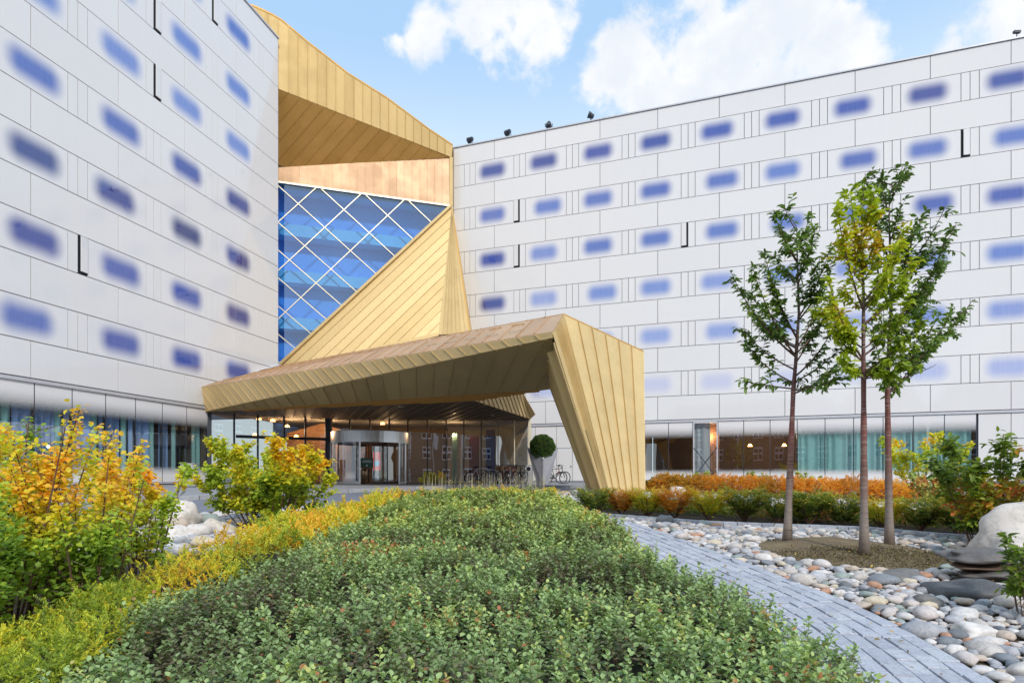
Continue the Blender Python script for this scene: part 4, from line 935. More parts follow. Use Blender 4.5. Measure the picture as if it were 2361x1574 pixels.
# roof floodlights on the right wing
def flood(px, rz, tilt, label):
    s_ = (2.4938 - 1e4 / (px + 2870)) / .0714; x = -1.187 + .94514 * s_ * BAY + .15 * .33; y = 41.02 - .32667 * s_ * BAY + .15 * .95
    r_ = empty('floodlight', (x, y, 24.47), rz, label, 'floodlight', 'floodlights along the roof edge'); Mx = Matrix.Rotation(tilt, 3, 'X')
    q = MB(); q.tube([(0, 0, 0), (0, 0, .25)], .04, 6); q.tube([(-.24, 0, .45), (-.24, 0, .25), (.24, 0, .25), (.24, 0, .45)], .025, 5); q.build('bracket', M['darkmetal'], r_, world=False)
    q = MB(); q.lathe([(0, .18), (.12, .18), (.20, -.14), (.22, -.20), (.20, -.20)], (0, 0, 0), 14); q.v = [tuple(Matrix.Rotation(R(100) + tilt, 3, 'X') @ Vector(v_) + Vector((0, 0, .42))) for v_ in q.v]; q.build('housing', M['darkmetal'], r_, world=False)
    q = MB(); q.lathe([(0, -.17), (.19, -.17)], (0, 0, 0), 14); q.v = [tuple(Matrix.Rotation(R(100) + tilt, 3, 'X') @ Vector(v_) + Vector((0, 0, .42))) for v_ in q.v]; q.build('lens', M['trim'], r_, world=False)
flood(1083, .9, -.3, 'black roof floodlight nearest the gold tower'); flood(1170, .7, -.3, 'black roof floodlight second from the gold tower')
flood(1264, 0, -.1, 'black roof floodlight pointing straight out, third from the gold tower'); flood(1362, 1.6, .2, 'black roof floodlight seen from its side, fourth from the gold tower')
s_ = (2.4938 - 1e4 / (2356 + 2870)) / .0714
p = Vector((-1.187 + .94514 * s_ * BAY, 41.02 - .32667 * s_ * BAY + .3, 24.4)); q = MB(); q.tube([p, p + Vector((0, 0, .5))], .025, 5); q.box(p + Vector((0, 0, .55)), (.34, .14, .12)); o = q.build('roof_sensor', M['darkmetal']); tag(o, 'small black sensor on a thin mast at the right end of the roof', 'roof mast')

# ================================================================= ACROSS THE STREET (seen only in the glass)
def old_house(x0, x1, y, h, label, wallm, roofm, nx, floors, rz=0):
    r_ = empty('old_building', ((x0 + x1) / 2, y, 0), 0, label, 'building'); D_ = 11
    q = MB(); q.b2((x0, y - D_, 0), (x1, y, h)); q.build('wall', wallm, r_)
    q = MB(); q.add([(x0 - .4, y + .4, h), (x1 + .4, y + .4, h), (x1 + .4, y - D_ - .4, h), (x0 - .4, y - D_ - .4, h), (x0 + 2, y - D_ / 2, h + 4.5), (x1 - 2, y - D_ / 2, h + 4.5)], [(0, 1, 5, 4), (2, 3, 4, 5), (1, 2, 5), (3, 0, 4), (0, 3, 2, 1)]); q.build('roof', roofm, r_)
    me = MB(); me.b2((-.7, 0, -1.1), (.7, .06, 1.1)); wf = me.mesh('window', M['white']); me = MB()
    for sx in (-.34, .34):
        for zz, hh in ((-.5, .8), (.55, .6)): me.b2((sx - .26, .061, zz - hh / 2), (sx + .26, .08, zz + hh / 2))
    pn = me.mesh('pane', M['dark'])
    for i in range(nx):
        for j in range(floors):
            w_ = inst('window', wf, (x0 + (i + .5) * (x1 - x0) / nx, y + .01, 2.2 + j * 3.6), r_); o = bpy.data.objects.new('pane', pn); link(o, w_)
brick = simple('brown_brick', (.20, .155, .115), .9, 0, .2, 1.5)
old_house(-62, -30, -30, 11, 'long brown brick building across the street behind the viewpoint', brick, M['roofing'], 9, 3)
old_house(-24, 6, -34, 11, 'brown brick building with white windows across the street behind the viewpoint', brick, M['roofing'], 9, 3)
old_house(7.5, 17.5, -30, 12, 'pale plastered building across the street behind the viewpoint', simple('pale_plaster', (.66, .58, .50), .9), M['roofing'], 3, 3)
old_house(18.5, 62, -31, 11, 'brown brick building with a grey roof far right behind the viewpoint', brick, M['roofing'], 12, 3)
for i, x in enumerate((-15, -11.5, -8, -4.5, -1)):
    r_ = empty('flagpole', (x, -9, 0), .3 * i, ['leftmost', 'second', 'middle', 'fourth', 'rightmost'][i] + ' white flagpole behind the viewpoint reflected in the lobby glass', 'flagpole', 'flagpoles by the street')
    q = MB(); q.tube([(0, 0, 0), (0, 0, 8)], .05, 8); q.build('pole', M['white'], r_, world=False)
    q = MB(); vs = []
    for k in range(9):
        t = k / 8; vs += [(t * 1.0, .12 * math.sin(t * 7 + i), 7.8 - t * .9), (t * .8, .12 * math.sin(t * 7 + i + .5), 5.6 - t * .5)]
    q.add(vs, [(2 * k, 2 * k + 2, 2 * k + 3, 2 * k + 1) for k in range(8)]); q.build('flag', M['white'] if i != 1 else simple('white_red_flag', (.55, .08, .08)), r_, smooth=True, world=False)
# ================================================================= GARDEN
def xr(y): return float(np.interp(y, [1.5, 2.5, 4.04, 5.5, 7.8, 10, 12, 13.2], [2.2, 2.75, 3.11, 3.26, 2.94, 2.6, 2.19, 1.7]))
PW = 1.75
gzv = np.vectorize(gz)
# ---- stone sett path: rows follow the curve of the path
path = sheet('stone_path', [(xr(y) + .02, y) for y in np.linspace(1.4, 13, 24)] + [(xr(y) - PW - .1, y) for y in np.linspace(13, 1.4, 24)], .055, M['soil'])
tag(path, 'curving path of grey granite setts')
setts = []
ys = np.linspace(1.4, 13.0, 500); ctr = np.array([[xr(y), y] for y in ys]); k_ = np.ones(60) / 60
pad = np.pad(ctr[:, 0], 30, mode='edge'); ctr[:, 0] = np.convolve(pad, k_, 'same')[30:-30]
tan = np.gradient(ctr, axis=0); tan /= np.linalg.norm(tan, axis=1, keepdims=True); nl = np.stack([-tan[:, 1], tan[:, 0]], 1)
arc = np.concatenate([[0], np.cumsum(np.linalg.norm(np.diff(ctr, axis=0), axis=1))])
def on_path(s_, o_):
    x = np.interp(s_, arc, ctr[:, 0]); y = np.interp(s_, arc, ctr[:, 1]); nx_ = np.interp(s_, arc, nl[:, 0]); ny_ = np.interp(s_, arc, nl[:, 1]); return x + nx_ * o_, y + ny_ * o_
rw = .145
for r_i in range(int(PW / rw)):
    s_ = random.uniform(0, .3)
    while s_ < arc[-1] - .3:
        L = random.uniform(.17, .36); setts.append((s_, L, r_i * rw)); s_ += L
def sett_geo(s_, L, o_):
    g_ = .007; h = random.uniform(-.006, .006); w = rw
    c = [on_path(s_ + g_, o_ + g_ + random.uniform(-.004, .004)), on_path(s_ + L - g_, o_ + g_ + random.uniform(-.004, .004)), on_path(s_ + L - g_, o_ + w - g_ + random.uniform(-.004, .004)), on_path(s_ + g_, o_ + w - g_ + random.uniform(-.004, .004))]
    cx_, cy_ = sum(p[0] for p in c) / 4, sum(p[1] for p in c) / 4; e = .04
    top = [((p[0] + (cx_ - p[0]) * e), (p[1] + (cy_ - p[1]) * e)) for p in c]
    tx, ty = random.uniform(-.02, .02), random.uniform(-.02, .02)
    vs = [(p[0], p[1], gz(p[1]) + .04) for p in c] + [(p[0], p[1], gz(p[1]) + .078 + h) for p in c] + [(p[0], p[1], gz(p[1]) + .085 + h + (p[0] - cx_) * tx + (p[1] - cy_) * ty) for p in top]
    return vs, [(0, 1, 5, 4), (1, 2, 6, 5), (2, 3, 7, 6), (3, 0, 4, 7), (4, 5, 9, 8), (5, 6, 10, 9), (6, 7, 11, 10), (7, 4, 8, 11), (8, 9, 10, 11)]
vis = sorted(setts, key=lambda q_: (on_path(q_[0], q_[2])[1] if on_path(q_[0], q_[2])[0] > 1.0 and on_path(q_[0], q_[2])[1] > 3.3 and q_[2] < 1.2 else 99))
for q_ in vis[:290]:
    vs, fs = sett_geo(*q_); MB().add(vs, fs).build('sett', M['sett'], path)
V_, F_, r_ = [], [], []
for q_ in vis[290:]:
    vs, fs = sett_geo(*q_); k = len(V_); V_ += vs; F_ += [tuple(i + k for i in f) for f in fs]; r_ += [random.random()] * 12
tag(fast('setts', V_, F_, r_, M['sett'], path), kind='stuff')

# ---- pebbles
def in_soil(x, y): c, s_ = .8, -.6; u = (x - 4.75) ; v = (y - 8.55); return (u / 1.2) ** 2 + (v / 1.28) ** 2 < 1
def back_curb(x): return float(np.interp(x, [1.5, 2.1, 3.79, 6.27, 7.16, 9, 12], [13.0, 12.45, 11.3, 10.55, 9.7, 9.0, 8.6]))
def stone_mesh(seed, flat=.62, sub=2, rough=.20, name='pebble', m_=None):
    bm = bmesh.new(); bmesh.ops.create_icosphere(bm, subdivisions=sub, radius=1.0); o_ = Vector((seed * 7.3, seed * 1.7, seed * 3.1))
    for v in bm.verts:
        d = v.co.normalized(); n_ = mnoise.noise(d * 1.1 + o_) * rough * 2 + mnoise.noise(d * 2.6 + o_) * rough * .5; v.co = d * (1 + n_); v.co.z *= flat
        ex = .85; v.co.x = math.copysign(abs(v.co.x) ** ex, v.co.x)
    me = bpy.data.meshes.new(name); bm.to_mesh(me); bm.free(); me.polygons.foreach_set('use_smooth', [True] * len(me.polygons)); me.materials.append(m_ or M['pebble']); return me
pm = [stone_mesh(i, .50 + .05 * (i % 4), 2, .20) for i in range(10)]
pc_ = [np.array([v.co[:] for v in me.vertices]) for me in pm]; pf_ = [np.array([p.vertices[:] for p in me.polygons]) for me in pm]
pebs = []
def scatter(region, box, sizes, n_try, dens=.80, over=.82):
    cell = {}; out = []
    for r0, r1, cnt in sizes:
        for _ in range(cnt):
            x, y = random.uniform(box[0], box[1]), random.uniform(box[2], box[3])
            if not region(x, y): continue
            r = random.uniform(r0, r1); cx_, cy_ = int(x / .35), int(y / .35); ok = True
            for i in range(cx_ - 1, cx_ + 2):
                for j in range(cy_ - 1, cy_ + 2):
                    for (a, b_, c) in cell.get((i, j), ()):
                        if (a - x) ** 2 + (b_ - y) ** 2 < (over * (c + r)) ** 2: ok = False; break
                    if not ok: break
                if not ok: break
            if ok: cell.setdefault((cx_, cy_), []).append((x, y, r)); out.append((x, y, r))
    return out
big_rocks = [(6.9, 7.85, .75), (5.25, 6.75, .42), (4.6, 6.15, .36), (4.42, 6.95, .26), (3.97, 5.85, .14)]
def regA(x, y): return xr(y) + .04 < x and y < back_curb(x) - .1 and not in_soil(x, y) and all((x - a) ** 2 + (y - b_) ** 2 > (r * .8) ** 2 for a, b_, r in big_rocks)
A_ = scatter(regA, (2.0, 10, 3.2, 12.6), [(.13, .18, 10), (.09, .125, 240), (.06, .085, 5000), (.038, .056, 36000), (.022, .034, 36000)], 0)
def regB(x, y): hy = np.interp(x, [4.2, 6.1, 10.2, 12], [18.6, 17.1, 15.3, 14.6]); return hy - 2.9 < y < hy - .3
B_s = scatter(regB, (2.6, 12, 12, 18.2), [(.12, .17, 400), (.07, .11, 9000), (.045, .06, 6000)], 0)
def regC(x, y): return y < 19.9 - .35 * max(0, x - 1) and y > 15.4 and (x > .7)
C_s = scatter(regC, (.6, 4.4, 15.4, 19.9), [(.14, .22, 40), (.08, .12, 3500), (.05, .07, 3000)], 0)
def regD(x, y): return (x + 5.2) ** 2 / 3.6 + (y - 10.8) ** 2 / 8 < 1
D_s = scatter(regD, (-7.4, -3.2, 8, 14), [(.14, .22, 60), (.07, .12, 4000)], 0)
bed = sheet('pebble_bed', [(xr(y), y) for y in np.linspace(2.6, 13, 16)] + [(2.1, 12.4), (3.79, 11.3), (6.27, 10.5), (7.16, 9.7), (9, 9.0), (12, 8.6), (12, 2.6)], .036, M['soil']); tag(bed, 'bed of rounded river pebbles beside the sett path')
allp = [(x, y, r) for x, y, r in A_]; allp.sort(key=lambda p_: (p_[1] / p_[2]) if abs(p_[0] / p_[1]) < .88 and p_[1] > 3.4 else 9e9)
def stone_tf(x, y, r):
    a = random.uniform(0, 6.28); sx, sy = r * random.uniform(1.0, 1.3), r * random.uniform(.78, .95); sz = r * random.uniform(.75, 1.1)
    return a, (sx, sy, sz), gz(y) + .03 + sz * .40 + random.uniform(-.005, .02)
for (x, y, r) in allp[:290]:
    a, sc_, z = stone_tf(x, y, r); inst('pebble', random.choice(pm), (x, y, z), bed, (random.uniform(-.15, .15), random.uniform(-.15, .15), a), sc_)
def joined(lst, parent, name='pebbles'):
    V_, F_, r_ = [], [], []; k = 0
    for (x, y, r) in lst:
        i = random.randrange(len(pm)); a, sc_, z = stone_tf(x, y, r); v = pc_[i] * np.array(sc_); c, s_ = math.cos(a), math.sin(a)
        v = np.stack([v[:, 0] * c - v[:, 1] * s_ + x, v[:, 0] * s_ + v[:, 1] * c + y, v[:, 2] + z], 1); V_.append(v); F_.append(pf_[i] + k); k += len(v); r_.append(np.full(len(v), random.random()))
    return fast(name, np.concatenate(V_), np.concatenate(F_), np.concatenate(r_), M['pebble'], parent, smooth=True)
tag(joined(allp[290:], bed), kind='stuff')
for nm, lst, lab in (('far_pebble_strip', B_s, 'strip of pebbles between the orange hedge and the yew row'), ('leg_pebble_bed', C_s, 'pebbles round the foot of the gold canopy leg'), ('left_pebble_bed', D_s, 'pebbles between the two yellow shrubs on the left')):
    o = joined(lst, None, nm); tag(o, lab, kind='stuff')
# soil island under the trees and its crumbs
q = MB(); ring_ = [(4.75 + 1.27 * math.cos(a) * (1 + .06 * math.sin(3 * a)), 8.55 + 1.34 * math.sin(a) * (1 + .05 * math.cos(4 * a))) for a in np.linspace(0, 2 * math.pi, 40)[:-1]]
vs = [(4.75, 8.55, gz(8.55) + .13)] + [(4.75 + (x - 4.75) * .5, 8.55 + (y - 8.55) * .5, gz(y) + .12) for x, y in ring_] + [(x, y, gz(y) + .04) for x, y in ring_]; n_ = len(ring_)
q.add(vs, [(0, 1 + i, 1 + (i + 1) % n_) for i in range(n_)] + [(1 + i, 1 + n_ + i, 1 + n_ + (i + 1) % n_, 1 + (i + 1) % n_) for i in range(n_)]); o = q.build('planting_soil', M['moss'], smooth=True); tag(o, 'mossy brown soil island around the three young trees', kind='structure')
n_ = 9000; a = RNG.uniform(0, 6.28, n_); rr_ = np.sqrt(RNG.random(n_)) * 1.25; X = 4.75 + rr_ * np.cos(a); Y = 8.55 + rr_ * np.sin(a); Z = gzv(Y) + .125 - .085 * np.clip((rr_ - .5) / .8, 0, 1)
v, f = leaves(np.stack([X, Y, Z], 1), rvec(n_, .25) * np.array([1, 1, .5]), np.array([[0, 0, 1.0]]) + rvec(n_, 0, .4), RNG.uniform(.012, .035, n_), RNG.uniform(.008, .018, n_))
tag(fast('ground_litter', v, f, np.repeat(RNG.random(n_), 6), leafm('leaf_litter', [(0, (.05, .035, .02)), (.5, (.13, .10, .035)), (.75, (.19, .19, .05)), (.93, (.30, .24, .13)), (1, (.45, .42, .36))], .9, .1)), 'small leaf litter and moss on the tree island', kind='stuff')
n_ = 420; X = RNG.uniform(.8, 7.5, n_); Y = RNG.uniform(3.2, 12, n_)
v, f = leaves(np.stack([X, Y, gzv(Y) + np.where(X < 3.2, .10, .13)], 1), rvec(n_, .1) * np.array([1, 1, .3]), np.array([[0, 0, 1.0]]) + rvec(n_, 0, .4), RNG.uniform(.02, .05, n_), RNG.uniform(.014, .03, n_))
tag(fast('fallen_leaves', v, f, np.repeat(RNG.random(n_), 6), leafm('dry_leaf', [(0, (.20, .09, .04)), (.5, (.42, .24, .07)), (1, (.62, .44, .10))], .8, .15)), 'dry fallen leaves on the path and pebbles', kind='stuff')
# granite edging behind the bed
q_prev = None; edg = empty('stone_edging', (4, 11, 0), 0, 'low row of grey granite edging setts behind the pebbles', 'edging')
x = 1.7
while x < 9:
    L = random.uniform(.16, .24); y0, y1 = back_curb(x), back_curb(x + L); g_ = .008
    pts = [(x + g_, y0), (x + L - g_, y1), (x + L - g_, y1 + .13), (x + g_, y0 + .13)]; mb = MB(); mb.add([(p_[0], p_[1], gz(p_[1])) for p_ in pts] + [(p_[0], p_[1], gz(p_[1]) + .115 + random.uniform(0, .006)) for p_ in pts], [(3, 2, 1, 0), (4, 5, 6, 7), (0, 1, 5, 4), (1, 2, 6, 5), (2, 3, 7, 6), (3, 0, 4, 7)]); mb.build('sett', M['sett'], edg); x += L
edg2 = empty('stone_edging', (7, 14, 0), 0, 'pale edging stones in front of the far pebble strip', 'edging'); x = 3.0
while x < 11.5:
    L = .8; f_ = lambda t: float(np.interp(t, [2.6, 4.2, 6.1, 10.2, 12], [16.3, 15.4, 14.0, 12.3, 11.6])); g_ = .012
    pts = [(x + g_, f_(x)), (x + L - g_, f_(x + L)), (x + L - g_, f_(x + L) + .14), (x + g_, f_(x) + .14)]; mb = MB(); mb.add([(p_[0], p_[1], gz(p_[1])) for p_ in pts] + [(p_[0], p_[1], gz(p_[1]) + .14) for p_ in pts], [(3, 2, 1, 0), (4, 5, 6, 7), (0, 1, 5, 4), (1, 2, 6, 5), (2, 3, 7, 6), (3, 0, 4, 7)]); mb.build('edging_stone', M['kerb'], edg2); x += L
# boulders
def rock(x, y, s3, seed, m_, label, rz=0, flat=1.0, z=None, name='boulder', sub=4, rough=.22, tilt=0):
    me = stone_mesh(seed, flat, sub, rough, name, M[m_]); o = inst(name, me, (x, y, gz(y) + (s3[2] * .45 if z is None else z)), None, (tilt, 0, rz), s3); return tag(o, label, 'rock')
rock(6.85, 7.9, (.84, .55, .60), 3, 'boulder', 'large pale smooth boulder at the right edge of the pebble bed', .3, .9)
rock(5.22, 6.75, (.40, .26, .10), 11, 'slate', 'flat dark grey slab lying on top of the brown slate by the big boulder', -.1, .8, .34, 'rock_slab')
rock(5.30, 6.78, (.38, .25, .06), 12, 'slate_brown', 'thin brown slate slab under the dark slab', .1, .8, .22, 'rock_slab')
rock(5.34, 6.75, (.36, .27, .09), 19, 'slate', 'black flat slate at the bottom of the slab stack', .3, .8, .12, 'rock_slab')
rock(4.6, 6.15, (.36, .24, .17), 13, 'slate', 'dark brown-grey angular rock among the pebbles below the slab stack', -.5, .8)
rock(4.42, 6.95, (.30, .14, .11), 14, 'slate', 'long grey grooved rock at the front edge of the soil island', -.25, .9)
rock(3.97, 5.85, (.16, .12, .10), 15, 'slate', 'small blue-grey angular rock left of the dark brown one', .3, .9)
rock(3.75, 4.9, (.17, .13, .11), 16, 'boulder', 'speckled grey-white rounded stone beside the path', .2, .9)
rock(-6.2, 11.3, (.40, .34, .36), 17, 'boulder', 'pale rounded boulder in the left pebble bed by the road', .2, .9)
rock(-5.0, 10.3, (.24, .20, .20), 18, 'boulder', 'smaller pale boulder beside the golden conifers on the left', .5, .9)
rock(-5.3, 9.6, (.26, .22, .2), 21, 'boulder', 'grey-white stone in front of the large left boulder', 1, .8)
rock(4.9, 17.9, (.36, .28, .24), 22, 'boulder', 'rounded tan stone behind the yew row', 1, .8)
rock(2.95, 19.2, (.30, .26, .30), 23, 'boulder', 'grey stone standing behind the canopy leg', 1, 1)
rock(13.2, 20.0, (1.2, .7, .45), 24, 'boulder', 'pale low rock by the right wing behind the maple shrub', .2, .8)
rock(3.6, 3.95, (.30, .17, .13), 25, 'boulder', 'long pale stone at the bottom right of the pebble bed', -.5, .8)

# ---- low grey-green shrub bed
def vnoise(x, y, s_, seed=0):
    return np.array([mnoise.noise(Vector((a * s_ + seed, b_ * s_ + seed * 1.3, seed * .7))) for a, b_ in zip(x, y)])
def bed_h(x, y):
    n_ = vnoise(x, y, .9, 3); n2_ = vnoise(x, y, 2.6, 8); xl_ = np.interp(y, [1.5, 2.3, 2.9, 3.6, 4.2, 4.8, 5.8, 8.2, 12, 15], [1.75, 1.85, 1.85, 1.95, 1.72, 1.72, 1.46, 1.5, 1.35, 1.0]) + vnoise(y, y * 0, 1.1, 5) * .25
    dx = np.minimum(np.minimum(xl_ - x, x + 2.45 - vnoise(y, y * 0, .8, 9) * .35), (14.6 - y) * .8)
    e = np.clip(dx / .55, 0, 1); e = np.sqrt(1 - (1 - e) ** 2)
    return (.54 + .15 * n_ + .12 * n2_ - .12 * np.clip((y - 7.5) / 4, 0, 1) * (1 + n_)) * (.35 + .65 * e), dx
S = []
for (y0, y1, dn) in ((1.7, 3, 300), (3, 4.5, 250), (4.5, 6.5, 200), (6.5, 9, 170), (9, 12, 120), (12, 14.7, 100)):
    n_ = int((y1 - y0) * 4.8 * dn); S.append(np.stack([RNG.uniform(-2.7, 2.1, n_), RNG.uniform(y0, y1, n_)], 1))
S = np.concatenate(S); h, dx = bed_h(S[:, 0], S[:, 1]); h = h + .085 * vnoise(S[:, 0], S[:, 1], 5.5, 21); k = dx > 0; S, h, dx = S[k], h[k], dx[k]; n_ = len(S)
sc_ = np.maximum(1, (S[:, 1] / 4.2) ** .62)
base = np.stack([S[:, 0], S[:, 1], gzv(S[:, 1]) + h * RNG.uniform(.62, 1.0, n_) + .02], 1)
tall = RNG.random(n_) < .14
up = unit(rvec(n_, 2.1, .5)); Ls = RNG.uniform(.13, .24, n_) * np.where(tall, 1.6, 1.0) * sc_ ** .4; base[:, 2] -= Ls * .65
KL = 15; t = np.tile(np.linspace(.12, 1, KL), (n_, 1)); az = RNG.uniform(0, 6.28, (n_, 1)) + np.arange(KL) * 2.4
el = np.radians(2 + 38 * t ** 1.6) + RNG.normal(size=t.shape) * .18
Ax = np.stack([np.cos(az) * np.cos(el), np.sin(az) * np.cos(el), np.sin(el)], -1) + up[:, None, :] * .12
Pn = base[:, None, :] + up[:, None, :] * (Ls[:, None] * t)[..., None]
LL = RNG.uniform(.033, .050, t.shape) * (1 - .30 * t ** 2) * sc_[:, None]
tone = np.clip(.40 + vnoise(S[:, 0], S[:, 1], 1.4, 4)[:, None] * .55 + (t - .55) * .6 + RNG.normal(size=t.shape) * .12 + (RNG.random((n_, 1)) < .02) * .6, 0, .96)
tone = np.where(RNG.random(t.shape) < .006, 1.3, tone)
Pn, Ax, LL = Pn.reshape(-1, 3), Ax.reshape(-1, 3), LL.reshape(-1)
v, f = leaves(Pn, Ax, np.array([[0, 0, 1.0]]) + rvec(len(Pn), 0, .25), LL, LL * RNG.uniform(.66, .84, len(LL)))
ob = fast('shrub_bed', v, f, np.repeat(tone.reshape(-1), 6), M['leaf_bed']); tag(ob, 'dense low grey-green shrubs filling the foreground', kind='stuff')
sel = S[:, 1] < 8; b0, b1_ = base[sel], (base + up * Ls[:, None] * .97)[sel]; w_ = np.array([[.0016, 0, 0]]) * sc_[sel][:, None]
v = np.stack([b0 - w_, b0 + w_, b1_ + w_ * .6, b1_ - w_ * .6], 1).reshape(-1, 3); tag(fast('shrub_stems', v, np.arange(len(v)).reshape(-1, 4), np.zeros(len(v)), M['stem']), 'red-brown stems inside the grey-green shrub bed', kind='stuff')
gx, gy = np.meshgrid(np.arange(-2.7, 2.2, .14), np.arange(1.4, 14.8, .16)); X, Y = gx.ravel(), gy.ravel(); hh, dd = bed_h(X, Y)  # dark sheet below the leaves, its shade is in the colour
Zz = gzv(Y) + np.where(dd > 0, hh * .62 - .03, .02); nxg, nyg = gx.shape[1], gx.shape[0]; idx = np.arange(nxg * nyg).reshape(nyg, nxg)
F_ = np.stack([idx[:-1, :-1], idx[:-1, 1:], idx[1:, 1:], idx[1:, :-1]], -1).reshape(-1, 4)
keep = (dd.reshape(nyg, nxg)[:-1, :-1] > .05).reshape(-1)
tag(fast('shrub_shade_fill', np.stack([X, Y, Zz], 1), F_[keep], np.zeros(len(X)), M['under'], smooth=True), 'dark filler sheet painted as shade under the grey-green shrub bed', kind='stuff')

# ---- conifer sprays
def sprays(base, dirs, L, n_need, nl_, nw_, tone, flat=.5, m_=None, name='foliage', parent=None):
    n_ = len(base); dirs = unit(dirs); side = unit(np.cross(dirs, np.array([[0, 0, 1.0]]) + rvec(n_, 0, flat * .5)))
    t = np.tile(np.linspace(.08, 1, n_need), (n_, 1)); sg = np.where(np.arange(n_need) % 2 == 0, 1.0, -1.0)
    droop = np.array([0, 0, -1.0])
    P_ = base[:, None, :] + dirs[:, None, :] * (L[:, None] * t)[..., None] + droop * ((L[:, None] * t ** 2) * .15)[..., None]
    A_ = dirs[:, None, :] * .75 + side[:, None, :] * sg[None, :, None] * (1.05 - .5 * t)[..., None] + RNG.normal(size=P_.shape) * .16
    ln = nl_ * (1.1 - .45 * t) * RNG.uniform(.8, 1.2, t.shape) * (L[:, None] / L.mean())
    tn = np.clip(tone[:, None] + (t - .5) * .3 + RNG.normal(size=t.shape) * .08, 0, 1)
    P_, A_, ln = P_.reshape(-1, 3), A_.reshape(-1, 3), ln.reshape(-1)
    v, f = diamonds(P_, A_, rvec(len(P_), 1.0, .5), ln, np.full(len(P_), nw_)); return v, f, np.repeat(tn.reshape(-1), 4)
def conif(name, pts, hfun, dens, L, nn, nl_, nw_, m_, label, kind=None, cat=None, tonef=None, updir=1.1, zlow=.35, parent=None):
    h = hfun(pts); n_ = len(pts); zz = gzv(pts[:, 1]) + h * RNG.uniform(zlow, 1, n_) ** .6
    base = np.stack([pts[:, 0], pts[:, 1], zz], 1); dirs = rvec(n_, updir, .8); Ls = RNG.uniform(.6, 1.25, n_) * L
    tone = tonef(pts) if tonef else RNG.random(n_); v, f, r_ = sprays(base, dirs, Ls, nn, nl_, nw_, tone); o = fast(name, v, f, r_, M[m_], parent); return o
# golden conifer band left of the grey-green bed, wrapping behind it
def band_in(p):
    x, y = p[:, 0], p[:, 1]; wob = vnoise(y, y * 0, .8, 9) * .35
    a = (x < -2.40 + wob) & (x > -3.35 + wob * .5 - .35 * np.exp(-((y - 10.5) / 1.6) ** 2) - .25 * np.exp(-((y - 3.6) / 1.0) ** 2)) & (y < 14.3) & (y > 2.0)
    b_ = (y > 13.7) & (y < 15.2 - .06 * (x - .2) ** 2) & (x > -3.3) & (x < 1.1); return a | b_
def band_h(p):
    d_ = vnoise(p[:, 0], p[:, 1], 1.3, 2); d2_ = vnoise(p[:, 0], p[:, 1], 3.5, 6); e = np.where(p[:, 1] > 13.6, 1.0, np.clip((p[:, 0] + 3.65) / .5, .25, 1))
    return (.56 + .12 * d_ + .10 * d2_) * e * np.where(p[:, 1] < 5, .82, 1) - .19 * np.clip((p[:, 1] - 8) / 4, 0, 1)
Sx = []
for y0, y1, dn in ((2, 4, 720), (4, 6, 520), (6, 9, 330), (9, 12.5, 240), (12.5, 15.3, 230)):
    n_ = int((y1 - y0) * 5.0 * dn); Sx.append(np.stack([RNG.uniform(-3.9, 1.1, n_), RNG.uniform(y0, y1, n_)], 1))
Sx = np.concatenate(Sx); Sx = Sx[band_in(Sx)]
def tone_band(p): return np.clip(.42 + .8 * vnoise(p[:, 0], p[:, 1], 1.7, 12) + .2 * (p[:, 1] > 6) - .28 * (p[:, 1] < 3.9) + RNG.normal(size=len(p)) * .13, 0, 1)
near = Sx[Sx[:, 1] < 6.5]; far_ = Sx[Sx[:, 1] >= 6.5]
o = conif('golden_conifer_bed', near, band_h, 1, .13, 20, .032, .009, 'needle_yel', '', tonef=tone_band); tag(o, 'low golden-green conifers along the left of the grey-green bed', kind='stuff')
o = conif('golden_conifer_bed', far_, band_h, 1, .17, 16, .05, .017, 'needle_yel', '', tonef=tone_band); tag(o, 'golden conifers behind and left of the far end of the bed', kind='stuff')
gx, gy = np.meshgrid(np.arange(-3.9, 1.2, .15), np.arange(2.0, 15.2, .15)); PP = np.stack([gx.ravel(), gy.ravel()], 1); hh = band_h(PP) * .6; ins = band_in(PP); nyg, nxg = gx.shape  # dark sheet below the needles, coloured as the shade there
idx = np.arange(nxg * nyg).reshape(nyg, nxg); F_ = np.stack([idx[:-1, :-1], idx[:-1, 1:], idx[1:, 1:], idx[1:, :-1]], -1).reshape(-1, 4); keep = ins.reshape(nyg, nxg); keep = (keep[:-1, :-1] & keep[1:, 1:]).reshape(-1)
tag(fast('conifer_shade_fill', np.stack([PP[:, 0], PP[:, 1], gzv(PP[:, 1]) + hh], 1), F_[keep], np.zeros(len(PP)), M['under'], smooth=True), 'dark filler sheet painted as shade under the golden conifers', kind='stuff')

